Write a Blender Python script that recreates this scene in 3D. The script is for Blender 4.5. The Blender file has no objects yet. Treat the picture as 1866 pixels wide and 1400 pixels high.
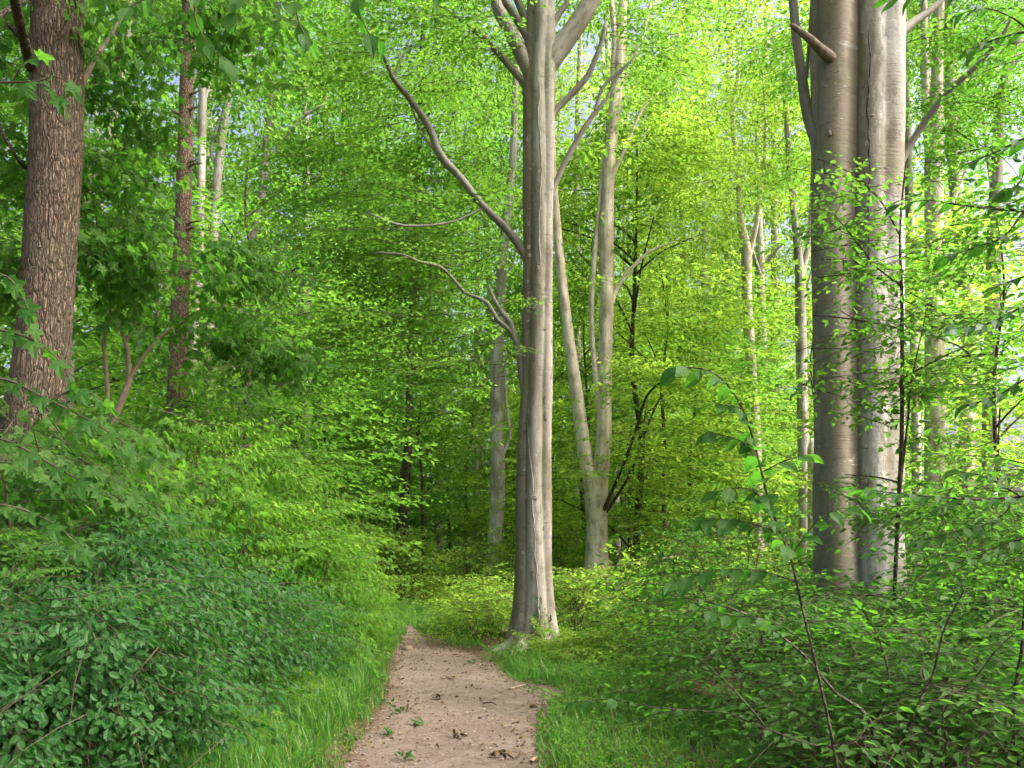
import bpy, math, random
import numpy as np
from mathutils import Vector, Matrix

# ------------------------------------------------------------------ camera, sky, sun, exposure
scene = bpy.context.scene
COL = scene.collection
F, CX, HY, EYE = 1616.0, 933.0, 1010.0, 1.55      # focal length and horizon of the photograph in its pixels, eye height

cam = bpy.data.cameras.new("camera")
cam.sensor_width = 36.0
cam.lens = 36.0 * F / 1866.0
cam.shift_y = (HY - 700.0) / 1866.0
cam.clip_start = 0.05
cam.clip_end = 1500.0
cam_ob = bpy.data.objects.new("camera", cam)
cam_ob.location = (0, 0, EYE)
cam_ob.rotation_euler = (math.radians(90), 0, 0)
COL.objects.link(cam_ob)
scene.camera = cam_ob

SUN_EL, SUN_AZ = math.radians(50), math.radians(106)   # azimuth from +Y towards +X
world = bpy.data.worlds.new("World")
scene.world = world
world.use_nodes = True
wn = world.node_tree.nodes
wl = world.node_tree.links
wn.clear()
sky = wn.new("ShaderNodeTexSky")
sky.sky_type = 'NISHITA'
sky.sun_disc = False
sky.sun_elevation = SUN_EL
sky.sun_rotation = SUN_AZ
sky.air_density = 0.7
sky.dust_density = 10.0
sky.ozone_density = 0.5
bg = wn.new("ShaderNodeBackground")
bg.inputs["Strength"].default_value = 0.15
out = wn.new("ShaderNodeOutputWorld")
wl.new(sky.outputs[0], bg.inputs[0])
wl.new(bg.outputs[0], out.inputs[0])

sun = bpy.data.lights.new("sun", 'SUN')
sun.energy = 2.9
sun.angle = math.radians(18.0)
sun.color = (1.0, 0.94, 0.84)
sun_ob = bpy.data.objects.new("sun", sun)
sdir = Vector((math.sin(SUN_AZ) * math.cos(SUN_EL), math.cos(SUN_AZ) * math.cos(SUN_EL), math.sin(SUN_EL)))
sun_ob.rotation_euler = sdir.to_track_quat('Z', 'Y').to_euler()
sun_ob.location = (30, 20, 40)
COL.objects.link(sun_ob)

scene.view_settings.view_transform = 'Standard'
scene.view_settings.look = 'None'
scene.view_settings.gamma = 1.0
scene.view_settings.exposure = 1.8
scene.view_settings.use_curve_mapping = False
scene.render.engine = 'CYCLES'
cy = scene.cycles
cy.max_bounces = 6
cy.diffuse_bounces = 3
cy.glossy_bounces = 2
cy.transmission_bounces = 4
cy.caustics_reflective = False
cy.caustics_refractive = False
cy.use_denoising = True
cy.use_adaptive_sampling = True
cy.adaptive_threshold = 0.03
cy.sample_clamp_indirect = 8.0

# ------------------------------------------------------------------ small helpers
def W(px, py, d):
    """point of the place seen at a photograph pixel, d metres ahead"""
    return np.array([(px - CX) / F * d, d, EYE + (HY - py) / F * d])

def tag(o, label=None, cat=None, group=None, kind=None):
    if label: o["label"] = label
    if cat: o["category"] = cat
    if group: o["group"] = group
    if kind: o["kind"] = kind
    return o

def empty(name, loc, label=None, cat=None, group=None):
    o = bpy.data.objects.new(name, None)
    o.location = loc
    o.empty_display_size = 0.2
    COL.objects.link(o)
    return tag(o, label, cat, group)

def np_mesh(name, V, T, mats, mi=None, attrs=None, smooth=False):
    me = bpy.data.meshes.new(name)
    V = np.ascontiguousarray(V, dtype=np.float32)
    T = np.ascontiguousarray(T, dtype=np.int32)
    nv, nt = len(V), len(T)
    me.vertices.add(nv)
    me.vertices.foreach_set("co", V.ravel())
    me.loops.add(nt * 3)
    me.loops.foreach_set("vertex_index", T.ravel())
    me.polygons.add(nt)
    me.polygons.foreach_set("loop_start", np.arange(0, nt * 3, 3, dtype=np.int32))
    if mi is not None:
        me.polygons.foreach_set("material_index", np.ascontiguousarray(mi, dtype=np.int32))
    me.polygons.foreach_set("use_smooth", np.full(nt, smooth, dtype=bool))
    for k, a in (attrs or {}).items():
        a = np.ascontiguousarray(a, dtype=np.float32)
        if a.ndim == 1:
            at = me.attributes.new(k, 'FLOAT', 'POINT'); at.data.foreach_set("value", a)
        else:
            at = me.attributes.new(k, 'FLOAT_VECTOR', 'POINT'); at.data.foreach_set("vector", a.ravel())
    me.update(calc_edges=True)
    for m in (mats if isinstance(mats, (list, tuple)) else [mats]):
        me.materials.append(m)
    return me

def link(name, me, parent=None, loc=(0, 0, 0)):
    o = bpy.data.objects.new(name, me)
    COL.objects.link(o)
    o.location = loc
    if parent is not None:
        o.parent = parent
    return o

def sines(P, freq, seed, octaves=3):
    """smooth noise in -1..1 as a sum of sines, for whole arrays of points"""
    r = np.random.default_rng(seed)
    out = np.zeros(len(P)); amp, tot = 1.0, 0.0
    for o in range(octaves):
        for k in range(5):
            v = r.normal(size=3); v /= np.linalg.norm(v)
            out += amp * np.sin(P @ (v * freq * r.uniform(.7, 1.4)) + r.uniform(0, 6.28)) / 2.2
        tot += amp
        amp *= .5; freq *= 2.1
    return out / tot

def resample(P, R, step):
    P = np.asarray(P, float); R = np.asarray(R, float)
    if len(P) == 2:
        P = np.array([P[0], (P[0] + P[1]) / 2, P[1]]); R = np.array([R[0], (R[0] + R[1]) / 2, R[1]])
    E = np.vstack([2 * P[0] - P[1], P, 2 * P[-1] - P[-2]])
    o, ro = [], []
    for i in range(len(P) - 1):
        p0, p1, p2, p3 = E[i:i + 4]
        n = max(2, int(np.linalg.norm(p2 - p1) / step))
        t = np.linspace(0, 1, n, endpoint=False)[:, None]
        o.append(.5 * ((2 * p1) + (-p0 + p2) * t + (2 * p0 - 5 * p1 + 4 * p2 - p3) * t ** 2 + (-p0 + 3 * p1 - 3 * p2 + p3) * t ** 3))
        ro.append(R[i] + (R[i + 1] - R[i]) * (t[:, 0] ** 2 * (3 - 2 * t[:, 0])))
    o.append(P[-1:]); ro.append(R[-1:])
    return np.vstack(o), np.concatenate(ro)

def skin(rings):
    n, m = rings.shape[:2]
    idx = np.arange(n * m).reshape(n, m)
    a = idx[:-1]; b = np.roll(idx, -1, 1)[:-1]; c = idx[1:]; d = np.roll(idx, -1, 1)[1:]
    T = np.concatenate([np.stack([a, b, d], -1).reshape(-1, 3), np.stack([a, d, c], -1).reshape(-1, 3)])
    cap = np.array([[idx[-1, 0], idx[-1, j], idx[-1, j + 1]] for j in range(1, m - 1)])
    return np.concatenate([T, cap])

def tube(P, R, ns=10, step=.25, noise=0.0, freq=3.0, seed=1, flare=0.0, flobes=5):
    """tapered limb along a curve: vertices, triangles, bark coordinates"""
    P, R = resample(P, R, step)
    n = len(P)
    T = np.gradient(P, axis=0); T /= np.linalg.norm(T, axis=1)[:, None] + 1e-9
    u = np.cross(T[0], [0.13, 1, .21]); u /= np.linalg.norm(u)
    U = np.zeros((n, 3))
    for i in range(n):
        u = u - T[i] * (u @ T[i]); u /= np.linalg.norm(u) + 1e-9
        U[i] = u
    B = np.cross(T, U)
    s = np.concatenate([[0], np.cumsum(np.linalg.norm(np.diff(P, axis=0), axis=1))])
    a = np.linspace(0, 2 * np.pi, ns, endpoint=False)
    ca, sa = np.cos(a), np.sin(a)
    rr = R[:, None] * np.ones(ns)[None]
    if flare:
        h = s[:, None]
        lob = .5 + .5 * np.cos(flobes * a + seed)[None] * .8 + .2 * np.cos((flobes - 2) * a + 2 * seed)[None]
        rr = rr * (1 + flare * np.exp(-h / (2.2 * R[0])) * (.35 + lob))
    rings = P[:, None] + rr[..., None] * (U[:, None] * ca[None, :, None] + B[:, None] * sa[None, :, None])
    if noise:
        nn = sines(rings.reshape(-1, 3) * [1, 1, .45], freq, seed).reshape(n, ns)
        rings += (noise * nn * R[:, None])[..., None] * (U[:, None] * ca[None, :, None] + B[:, None] * sa[None, :, None])
    rm = R.mean()
    bk = np.stack([np.broadcast_to(ca * rm, (n, ns)), np.broadcast_to(sa * rm, (n, ns)), np.broadcast_to(s[:, None], (n, ns))], -1).reshape(-1, 3)
    return rings.reshape(-1, 3), skin(rings), bk

def join(parts):
    V, T, B, o = [], [], [], 0
    for v, t, b in parts:
        V.append(v); T.append(t + o); B.append(b); o += len(v)
    return np.vstack(V), np.vstack(T), np.vstack(B)

def pxline(rows, d, dd=0.0):
    """rows of (px, py, width px[, extra depth]) -> points and radii"""
    P, R = [], []
    for r in rows:
        dep = d + (r[3] if len(r) > 3 else 0.0) + dd
        P.append(W(r[0], r[1], dep)); R.append(r[2] / 2 / F * dep)
    return P, R

# ------------------------------------------------------------------ materials
def mat(name):
    m = bpy.data.materials.new(name); m.use_nodes = True
    nt = m.node_tree; nt.nodes.clear()
    o = nt.nodes.new("ShaderNodeOutputMaterial")
    return m, nt, o

class NT:
    def __init__(s, nt): s.nt = nt
    def n(s, t, ins=None, **kw):
        x = s.nt.nodes.new(t)
        for k, v in kw.items(): setattr(x, k, v)
        for k, v in (ins or {}).items():
            if hasattr(v, "links"): s.nt.links.new(v, x.inputs[k])
            else: x.inputs[k].default_value = v
        return x
    def mix(s, f, a, b, mode='MIX'):
        x = s.n("ShaderNodeMix", data_type='RGBA', blend_type=mode)
        for i, v in ((0, f), (6, a), (7, b)):
            if hasattr(v, "links"): s.nt.links.new(v, x.inputs[i])
            else: x.inputs[i].default_value = v if i == 0 else (v[0], v[1], v[2], 1)
        return x.outputs[2]
    def ramp(s, f, stops):
        x = s.n("ShaderNodeValToRGB", {"Fac": f})
        e = x.color_ramp.elements
        while len(e) < len(stops): e.new(.5)
        for i, (p, c) in enumerate(stops):
            e[i].position = p
            e[i].color = (c, c, c, 1) if isinstance(c, (int, float)) else (c[0], c[1], c[2], 1)
        return x.outputs[0]
    def mapping(s, v, sc):
        return s.n("ShaderNodeMapping", {"Vector": v, "Scale": sc}).outputs[0]
    def noise(s, v, scale, detail=4, rough=.55):
        return s.n("ShaderNodeTexNoise", {"Vector": v, "Scale": scale, "Detail": detail, "Roughness": rough}).outputs[0]

def leaf_mat(name, dark, light, tdark, tlight, rough=.62, spec=.22, trans=.45, tree_var=.25):
    m, nt, o = mat(name); g = NT(nt)
    r = g.n("ShaderNodeAttribute", attribute_name="rnd").outputs["Fac"]
    oi = g.n("ShaderNodeObjectInfo").outputs["Random"]
    f = g.n("ShaderNodeMath", {0: r, 1: g.n("ShaderNodeMath", {0: oi, 1: tree_var}, operation='MULTIPLY').outputs[0]}, operation='ADD').outputs[0]
    f = g.n("ShaderNodeMath", {0: f, 1: tree_var / 2}, operation='SUBTRACT', use_clamp=True).outputs[0]
    c = g.mix(f, dark, light); ct = g.mix(f, tdark, tlight)
    p = g.n("ShaderNodeBsdfPrincipled", {"Base Color": c, "Roughness": rough, "Specular IOR Level": spec})
    t = g.n("ShaderNodeBsdfTranslucent", {"Color": ct})
    x = g.n("ShaderNodeMixShader", {0: trans, 1: p.outputs[0], 2: t.outputs[0]})
    nt.links.new(x.outputs[0], o.inputs[0])
    return m

M = {}
M['beech_leaf'] = leaf_mat("beech_leaf", (.045, .115, .018), (.092, .18, .026), (.12, .37, .033), (.28, .55, .055), trans=.5)
M['maple_leaf'] = leaf_mat("maple_leaf", (.034, .10, .02), (.075, .16, .028), (.11, .37, .03), (.25, .52, .05), trans=.5)
M['shrub_leaf'] = leaf_mat("shrub_leaf", (.019, .074, .019), (.045, .122, .032), (.06, .27, .03), (.14, .38, .045), rough=.5, spec=.22, trans=.43)
M['hedge_leaf'] = leaf_mat("hedge_leaf", (.055, .145, .018), (.11, .225, .028), (.19, .50, .035), (.38, .66, .07), trans=.52)
M['scrub_leaf'] = leaf_mat("scrub_leaf", (.023, .076, .012), (.056, .128, .02), (.075, .29, .022), (.17, .42, .036), trans=.48)  # darker beech green, deep shade of the scrub put into the leaf colour
M['bright_leaf'] = leaf_mat("bright_leaf", (.075, .155, .02), (.15, .24, .03), (.25, .52, .04), (.48, .70, .08), trans=.55)
M['grass'] = leaf_mat("grass", (.035, .115, .02), (.08, .19, .03), (.10, .36, .03), (.22, .50, .045), rough=.5, spec=.3, trans=.4)
M['litter'] = leaf_mat("litter", (.06, .04, .022), (.17, .12, .06), (.10, .06, .02), (.2, .13, .05), rough=.7, spec=.15, trans=.15)

def dry_blades(m):
    nt = m.node_tree; g = NT(nt)
    r = g.n("ShaderNodeAttribute", attribute_name="rnd").outputs["Fac"]
    k = g.ramp(r, [(.945, 0), (.96, .8)])
    for nd in list(nt.nodes):
        if nd.type in ('BSDF_PRINCIPLED', 'BSDF_TRANSLUCENT'):
            s = nd.inputs[0]; c = s.links[0].from_socket
            nt.links.new(g.mix(k, c, (.30, .25, .11)), s)
dry_blades(M['grass'])

def bark_common(name):
    m, nt, o = mat(name); g = NT(nt)
    b = g.n("ShaderNodeAttribute", attribute_name="bark").outputs["Vector"]
    return m, nt, o, g, b

def beech_bark(name, pale=(.455, .45, .44), mid=(.33, .305, .265), olive=(.20, .165, .11)):
    m, nt, o, g, b = bark_common(name)
    fine0 = g.noise(b, 11, 5, .65)
    big = g.noise(g.mapping(b, (1.5, 1.5, .5)), 1.6, 5)
    c = g.mix(g.ramp(big, [(.42, 0), (.58, 1)]), pale, mid)
    pat = g.noise(g.mapping(b, (3, 3, .7)), 1.3, 6, .62)
    c = g.mix(g.ramp(pat, [(.5, 0), (.60, .85)]), c, olive)
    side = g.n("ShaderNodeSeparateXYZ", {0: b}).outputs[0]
    side_shade = g.n("ShaderNodeMath", {0: g.n("ShaderNodeMath", {0: side, 1: -2.6}, operation='MULTIPLY').outputs[0], 1: g.noise(g.mapping(b, (4, 4, .9)), 1.2, 5)}, operation='ADD').outputs[0]
    c = g.mix(g.ramp(side_shade, [(.5, 0), (1.0, .8)]), c, tuple(x * y for x, y in zip(mid, (.62, .55, .45))))  # one side browner: shade from side light put into the bark colour
    streak = g.noise(g.mapping(b, (16, 16, .55)), 1, 4)
    c = g.mix(g.ramp(streak, [(.4, .0), (.7, .5)]), c, tuple(x * .5 for x in mid), )
    wr = g.noise(g.mapping(b, (3.5, 3.5, 26)), 1.5, 5, .6)
    wrg = g.ramp(g.noise(g.mapping(b, (2, 2, 1.3)), 2.1, 4), [(.46, 0), (.60, 1)])
    wrm = g.n('ShaderNodeMath', {0: g.ramp(wr, [(.34, 1), (.41, 0)]), 1: wrg}, operation='MULTIPLY').outputs[0]
    c = g.mix(g.n("ShaderNodeMath", {0: wrm, 1: .7}, operation='MULTIPLY').outputs[0], c, (.07, .06, .045))
    lich = g.n("ShaderNodeTexVoronoi", {"Vector": g.mapping(b, (1, 1, .8)), "Scale": 24.0}).outputs["Distance"]
    lm = g.ramp(lich, [(.10, 1), (.17, 0)])
    gate = g.ramp(g.noise(b, 2.2, 3), [(.5, 0), (.62, .7)])
    lf = g.n("ShaderNodeMath", {0: lm, 1: gate}, operation='MULTIPLY').outputs[0]
    c = g.mix(lf, c, (.56, .57, .53))
    st = g.noise(g.mapping(b, (7, 7, 2.2)), 1.7, 6, .7)
    c = g.mix(g.ramp(st, [(.53, 0), (.62, .6)]), c, tuple(x * .38 for x in mid))
    gr = g.noise(g.mapping(b, (2.5, 2.5, .8)), 2.3, 6, .65)
    c = g.mix(g.ramp(gr, [(.52, 0), (.64, .5)]), c, (.17, .18, .10))
    bl = g.n("ShaderNodeTexVoronoi", {"Vector": g.mapping(b, (1, 1, .6)), "Scale": 8.0}).outputs["Distance"]
    c = g.mix(g.n("ShaderNodeMath", {0: g.ramp(bl, [(.12, .6), (.22, 0)]), 1: g.ramp(fine0, [(.45, 0), (.6, 1)])}, operation='MULTIPLY').outputs[0], c, (.5, .5, .45))
    fine = g.noise(b, 60, 4)
    c = g.mix(.22, c, g.ramp(fine, [(.3, .08), (.7, .6)]), 'OVERLAY')
    h = g.n("ShaderNodeMath", {0: g.n("ShaderNodeMath", {0: wr, 1: wrg}, operation='MULTIPLY').outputs[0], 1: g.n("ShaderNodeMath", {0: fine, 1: .35}, operation='MULTIPLY').outputs[0]}, operation='ADD').outputs[0]
    bp = g.n("ShaderNodeBump", {"Height": h, "Strength": .4, "Distance": .02})
    p = g.n("ShaderNodeBsdfPrincipled", {"Base Color": c, "Roughness": .72, "Specular IOR Level": .25, "Normal": bp.outputs[0]})
    nt.links.new(p.outputs[0], o.inputs[0])
    return m

def rough_bark(name, ridge, groove, sc=(17, 17, 4.2), dist=.05, hue=(.16, .15, .10)):
    m, nt, o, g, b = bark_common(name)
    warp = g.n("ShaderNodeTexNoise", {"Vector": g.mapping(b, (6, 6, 3)), "Scale": 1.5, "Detail": 4})
    bv = g.n("ShaderNodeVectorMath", {0: g.mapping(b, sc), 1: g.n("ShaderNodeVectorMath", {0: warp.outputs[1], 1: (1.5, 1.5, 1.5)}, operation='MULTIPLY').outputs[0]}, operation='ADD').outputs[0]
    v = g.n("ShaderNodeTexVoronoi", {"Vector": bv, "Scale": 1.0}, feature='DISTANCE_TO_EDGE').outputs["Distance"]
    v2 = g.n("ShaderNodeTexVoronoi", {"Vector": bv, "Scale": 2.3}, feature='DISTANCE_TO_EDGE').outputs["Distance"]
    f = g.ramp(v, [(.0, 0), (.22, 1)])
    f2 = g.ramp(v2, [(.0, .45), (.2, 1)])
    ff = g.n("ShaderNodeMath", {0: f, 1: f2}, operation='MULTIPLY').outputs[0]
    c = g.mix(ff, groove, ridge)
    big = g.ramp(g.noise(g.mapping(b, (2, 2, .8)), 1.5, 5), [(.42, 0), (.66, .6)])
    c = g.mix(big, c, hue, 'MIX')
    fine = g.noise(g.mapping(b, (40, 40, 16)), 1, 4)
    c = g.mix(.3, c, g.ramp(fine, [(.3, .1), (.7, .75)]), 'OVERLAY')
    h = g.n("ShaderNodeMath", {0: ff, 1: g.n("ShaderNodeMath", {0: fine, 1: .3}, operation='MULTIPLY').outputs[0]}, operation='ADD').outputs[0]
    bp = g.n("ShaderNodeBump", {"Height": h, "Strength": 1.0, "Distance": dist})
    p = g.n("ShaderNodeBsdfPrincipled", {"Base Color": c, "Roughness": .85, "Specular IOR Level": .15, "Normal": bp.outputs[0]})
    nt.links.new(p.outputs[0], o.inputs[0])
    return m

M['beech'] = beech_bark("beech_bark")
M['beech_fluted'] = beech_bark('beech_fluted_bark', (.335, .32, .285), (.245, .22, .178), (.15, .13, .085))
M['beech_limb_shaded'] = beech_bark('beech_limb_shaded_bark', (.24, .225, .195), (.165, .148, .118), (.10, .088, .058))  # darker copy of the beech bark, the limbs' shade put into its colour
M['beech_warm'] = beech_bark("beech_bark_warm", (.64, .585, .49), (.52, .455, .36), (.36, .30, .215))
M['maple'] = rough_bark("maple_bark", (.30, .22, .17), (.075, .052, .04), sc=(30, 30, 4.6), dist=.045)
M['pine'] = rough_bark("pine_bark", (.34, .235, .185), (.11, .07, .055), sc=(26, 26, 11), dist=.03, hue=(.20, .16, .11))
M['darkbark'] = rough_bark("dark_bark", (.115, .095, .07), (.04, .032, .025), sc=(20, 20, 6), dist=.03, hue=(.09, .09, .055))

def plain(name, c1, c2, scale=6, rough=.8, attr="bark"):
    m, nt, o = mat(name); g = NT(nt)
    b = g.n("ShaderNodeAttribute", attribute_name="bark").outputs["Vector"] if attr else g.n("ShaderNodeTexCoord").outputs["Object"]
    c = g.mix(g.ramp(g.noise(b, scale, 4), [(.35, 0), (.65, 1)]), c1, c2)
    p = g.n("ShaderNodeBsdfPrincipled", {"Base Color": c, "Roughness": rough, "Specular IOR Level": .2})
    nt.links.new(p.outputs[0], o.inputs[0])
    return m
M['twig'] = plain("twig", (.05, .038, .026), (.09, .07, .05), attr=None)
M['stem'] = plain("stem", (.07, .05, .03), (.15, .115, .075))
M['paletwig'] = plain("pale_stem", (.16, .12, .085), (.28, .23, .17))
M['stub'] = plain('stub_wood', (.085, .065, .05), (.19, .15, .115), 18)
M['scar'] = plain('scar', (.11, .09, .07), (.19, .165, .13), 20)
M['deadwood'] = plain("deadwood", (.20, .14, .095), (.36, .28, .2), 9)
M['stone'] = plain("stone", (.13, .10, .08), (.27, .22, .18), 9, attr=None)

def ground_mat():
    m, nt, o = mat("forest_soil"); g = NT(nt)
    P = g.n("ShaderNodeTexCoord").outputs["Object"]
    n1 = g.noise(P, .35, 5); n2 = g.noise(P, 9, 6, .65); n3 = g.noise(P, 45, 4, .6)
    c = g.mix(g.ramp(n2, [(.35, 0), (.65, 1)]), (.045, .034, .022), (.12, .085, .05))
    c = g.mix(g.ramp(n1, [(.45, 0), (.6, .65)]), c, (.045, .075, .02))
    c = g.mix(.3, c, g.ramp(n3, [(.3, .1), (.7, .8)]), 'OVERLAY')
    bp = g.n("ShaderNodeBump", {"Height": n3, "Strength": .6, "Distance": .02})
    p = g.n("ShaderNodeBsdfPrincipled", {"Base Color": c, "Roughness": .95, "Specular IOR Level": .1, "Normal": bp.outputs[0]})
    nt.links.new(p.outputs[0], o.inputs[0])
    return m

def path_mat():
    m, nt, o = mat("trodden_sand"); g = NT(nt)
    P = g.n("ShaderNodeTexCoord").outputs["Object"]
    n1 = g.noise(P, 1.1, 5); n2 = g.noise(P, 14, 6, .7); n3 = g.noise(P, 90, 5, .7)
    c = g.mix(g.ramp(n1, [(.35, 0), (.65, 1)]), (.15, .117, .10), (.20, .16, .14))
    c = g.mix(g.ramp(g.noise(P, 3.2, 5, .6), [(.48, 0), (.62, .6)]), c, (.13, .095, .075))
    c = g.mix(g.ramp(n2, [(.42, 0), (.70, .85)]), c, (.10, .072, .056))
    v = g.n("ShaderNodeTexVoronoi", {"Vector": P, "Scale": 70.0})
    c = g.mix(g.ramp(v.outputs["Distance"], [(.10, .35), (.24, 0)]), c, g.mix(g.n("ShaderNodeSeparateColor", {0: v.outputs["Color"]}).outputs[0], (.10, .075, .06), (.42, .36, .32)))
    c = g.mix(.35, c, g.ramp(n3, [(.3, .15), (.7, .85)]), 'OVERLAY')
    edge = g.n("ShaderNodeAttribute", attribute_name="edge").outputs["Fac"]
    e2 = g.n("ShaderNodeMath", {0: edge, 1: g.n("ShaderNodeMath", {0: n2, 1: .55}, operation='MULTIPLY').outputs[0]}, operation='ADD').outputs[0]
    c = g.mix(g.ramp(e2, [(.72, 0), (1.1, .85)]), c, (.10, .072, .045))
    hh = g.n("ShaderNodeMath", {0: n2, 1: n3}, operation='ADD').outputs[0]
    bp = g.n("ShaderNodeBump", {"Height": hh, "Strength": .7, "Distance": .02})
    p = g.n("ShaderNodeBsdfPrincipled", {"Base Color": c, "Roughness": .95, "Specular IOR Level": .1, "Normal": bp.outputs[0]})
    nt.links.new(p.outputs[0], o.inputs[0])
    return m
M['soil'] = ground_mat()
M['path'] = path_mat()

# ------------------------------------------------------------------ ground and path
def gh(x, y):
    x = np.asarray(x, float); y = np.asarray(y, float)
    P = np.stack([x.ravel(), y.ravel(), np.zeros(x.size)], -1)
    z = .05 * sines(P, .9, 5, 2).reshape(x.shape) + .14 * sines(P, .25, 6, 2).reshape(x.shape)
    far = np.clip((np.hypot(x + .9, (y - 14) * .5) - 4) / 12, 0, 1)
    z = z * (.08 + .92 * far)
    z = z + np.clip((-x - 1.4) / 4, 0, 1) * .18          # low bank under the hedge
    return z

def g0(x, y):
    return float(gh(np.array([x]), np.array([y]))[0])

# edges of the trodden path seen in the photograph: (py, left px, right px)
PATH_ROWS = [(1700, 470, 985), (1520, 540, 1005), (1400, 615, 1000), (1350, 650, 992), (1310, 672, 990), (1285, 686, 1012), (1268, 694, 1050), (1256, 697, 1030),
             (1244, 700, 948), (1228, 702, 925), (1212, 704, 915), (1198, 710, 872), (1185, 717, 832), (1172, 727, 822), (1161, 734, 792),
             (1152, 735, 765), (1143, 722, 746), (1134, 700, 730), (1126, 660, 705), (1118, 600, 660)]
pl, pr, pd = [], [], []
for py, L, R in PATH_ROWS:
    dd = EYE * F / (py - HY)
    pd.append(dd); pl.append((L - CX) / F * dd); pr.append((R - CX) / F * dd)
PD, PL, PR = map(np.array, (pd, pl, pr))
def path_lr(y):
    return np.interp(y, PD, PL), np.interp(y, PD, PR)
u = np.linspace(-1, 1, 171)
gx = np.sinh(u * 5.2) / np.sinh(5.2) * 420
gy = np.sinh(u * 5.2) / np.sinh(5.2) * 420 + 10
GX, GY = np.meshgrid(gx, gy, indexing='ij')
GL, GR = path_lr(GY)
GZ = gh(GX, GY) - .05 * np.clip((GX - GL + .15) / .2, 0, 1) * np.clip((GR - GX + .15) / .2, 0, 1) * ((GY > PD[0] - 1) & (GY < PD[-1]))
GV = np.stack([GX, GY, GZ], -1).reshape(-1, 3)
idx = np.arange(GX.size).reshape(GX.shape)
a, b, c, d = idx[:-1, :-1], idx[1:, :-1], idx[1:, 1:], idx[:-1, 1:]
GT = np.concatenate([np.stack([a, b, c], -1).reshape(-1, 3), np.stack([a, c, d], -1).reshape(-1, 3)])
tag(link("ground", np_mesh("ground", GV, GT, M['soil'], smooth=True)), kind="structure")

py_ = np.concatenate([np.linspace(PD[0], 20, 190), np.linspace(20.2, PD[-1], 30)])
uu = np.linspace(0, 1, 41)
rg = np.random.default_rng(3)
L_, R_ = path_lr(py_)
jl = sines(np.stack([py_, py_ * 0, py_ * 0], -1), 3.0, 11) * .06; jr = sines(np.stack([py_, py_ * 0, py_ * 0], -1), 3.0, 12) * .07
XX = (L_ + jl - .1)[:, None] * (1 - uu)[None] + (R_ + jr + .1)[:, None] * uu[None]
YY = np.broadcast_to(py_[:, None], XX.shape)
ZZ = gh(XX, YY) + .012 + .012 * sines(np.stack([XX.ravel(), YY.ravel(), XX.ravel() * 0], -1), 7, 15).reshape(XX.shape) - .03 * (2 * np.abs(uu - .5))[None] ** 8
PV = np.stack([XX, YY, ZZ], -1).reshape(-1, 3)
idx = np.arange(XX.size).reshape(XX.shape)
a, b, c, d = idx[:-1, :-1], idx[1:, :-1], idx[1:, 1:], idx[:-1, 1:]
PT = np.concatenate([np.stack([a, d, c], -1).reshape(-1, 3), np.stack([a, c, b], -1).reshape(-1, 3)])
edge = np.broadcast_to((2 * np.abs(uu - .5))[None] ** 2.5, XX.shape).ravel()
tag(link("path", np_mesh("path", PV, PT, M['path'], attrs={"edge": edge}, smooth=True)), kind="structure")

# ------------------------------------------------------------------ leaves and leafy sprays
def leaf_shape(kind):
    if kind == 'lo':
        V = [(0, 0, 0), (.42, -.30, .05), (1, 0, -.05), (.42, .30, .05)]
        T = [(0, 1, 2), (0, 2, 3)]
    elif kind == 'mid':
        V = [(0, 0, 0), (.28, -.27, .05), (.68, -.24, .04), (1, 0, -.08), (.68, .24, .04), (.28, .27, .05)]
        T = [(0, 1, 2), (0, 2, 3), (0, 3, 4), (0, 4, 5)]
    elif kind == 'hi':
        V = [(0, 0, 0), (.12, -.13, .02), (.32, -.29, .06), (.56, -.29, .055), (.80, -.16, .02), (1, 0, -.10), (.80, .16, .02), (.56, .29, .055), (.32, .29, .06), (.12, .13, .02), (.32, 0, .0), (.6, 0, -.005)]
        T = [(0, 1, 10), (1, 2, 10), (2, 3, 11), (2, 11, 10), (3, 4, 11), (4, 5, 11), (5, 6, 11), (6, 7, 11), (7, 8, 11), (8, 10, 11), (8, 9, 10), (9, 0, 10)]
    elif kind == 'maple':
        V = [(.34, 0, .03), (0, 0, 0), (.02, -.30, -.02), (.22, -.22, .03), (.42, -.52, -.05), (.55, -.20, .03), (.80, -.14, 0), (1, 0, -.10),
             (.80, .14, 0), (.55, .20, .03), (.42, .52, -.05), (.22, .22, .03), (.02, .30, -.02)]
        n = len(V)
        T = [(0, i, i + 1 if i + 1 < n else 1) for i in range(1, n)]
    return np.array(V, float), np.array(T)

def unit(v):
    return v / (np.linalg.norm(v, axis=-1, keepdims=True) + 1e-9)

def place_leaves(pos, dirv, nrm, size, shape, rng):
    LV, LT = leaf_shape(shape)
    n = len(pos)
    dirv = unit(dirv); nrm = unit(nrm - dirv * (nrm * dirv).sum(1)[:, None]); side = np.cross(nrm, dirv)
    wv = rng.uniform(.85, 1.15, n)
    bend = rng.uniform(-.2, .35, n)
    x = LV[None, :, 0] * np.ones(n)[:, None]; y = LV[None, :, 1] * wv[:, None]; z = LV[None, :, 2] - bend[:, None] * LV[None, :, 0] ** 2
    V = pos[:, None] + size[:, None, None] * (x[..., None] * dirv[:, None] + y[..., None] * side[:, None] + z[..., None] * nrm[:, None])
    T = LT[None] + (np.arange(n) * len(LV))[:, None, None]
    return V.reshape(-1, 3), T.reshape(-1, 3), np.repeat(rng.uniform(0, 1, n), len(LV))

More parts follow.
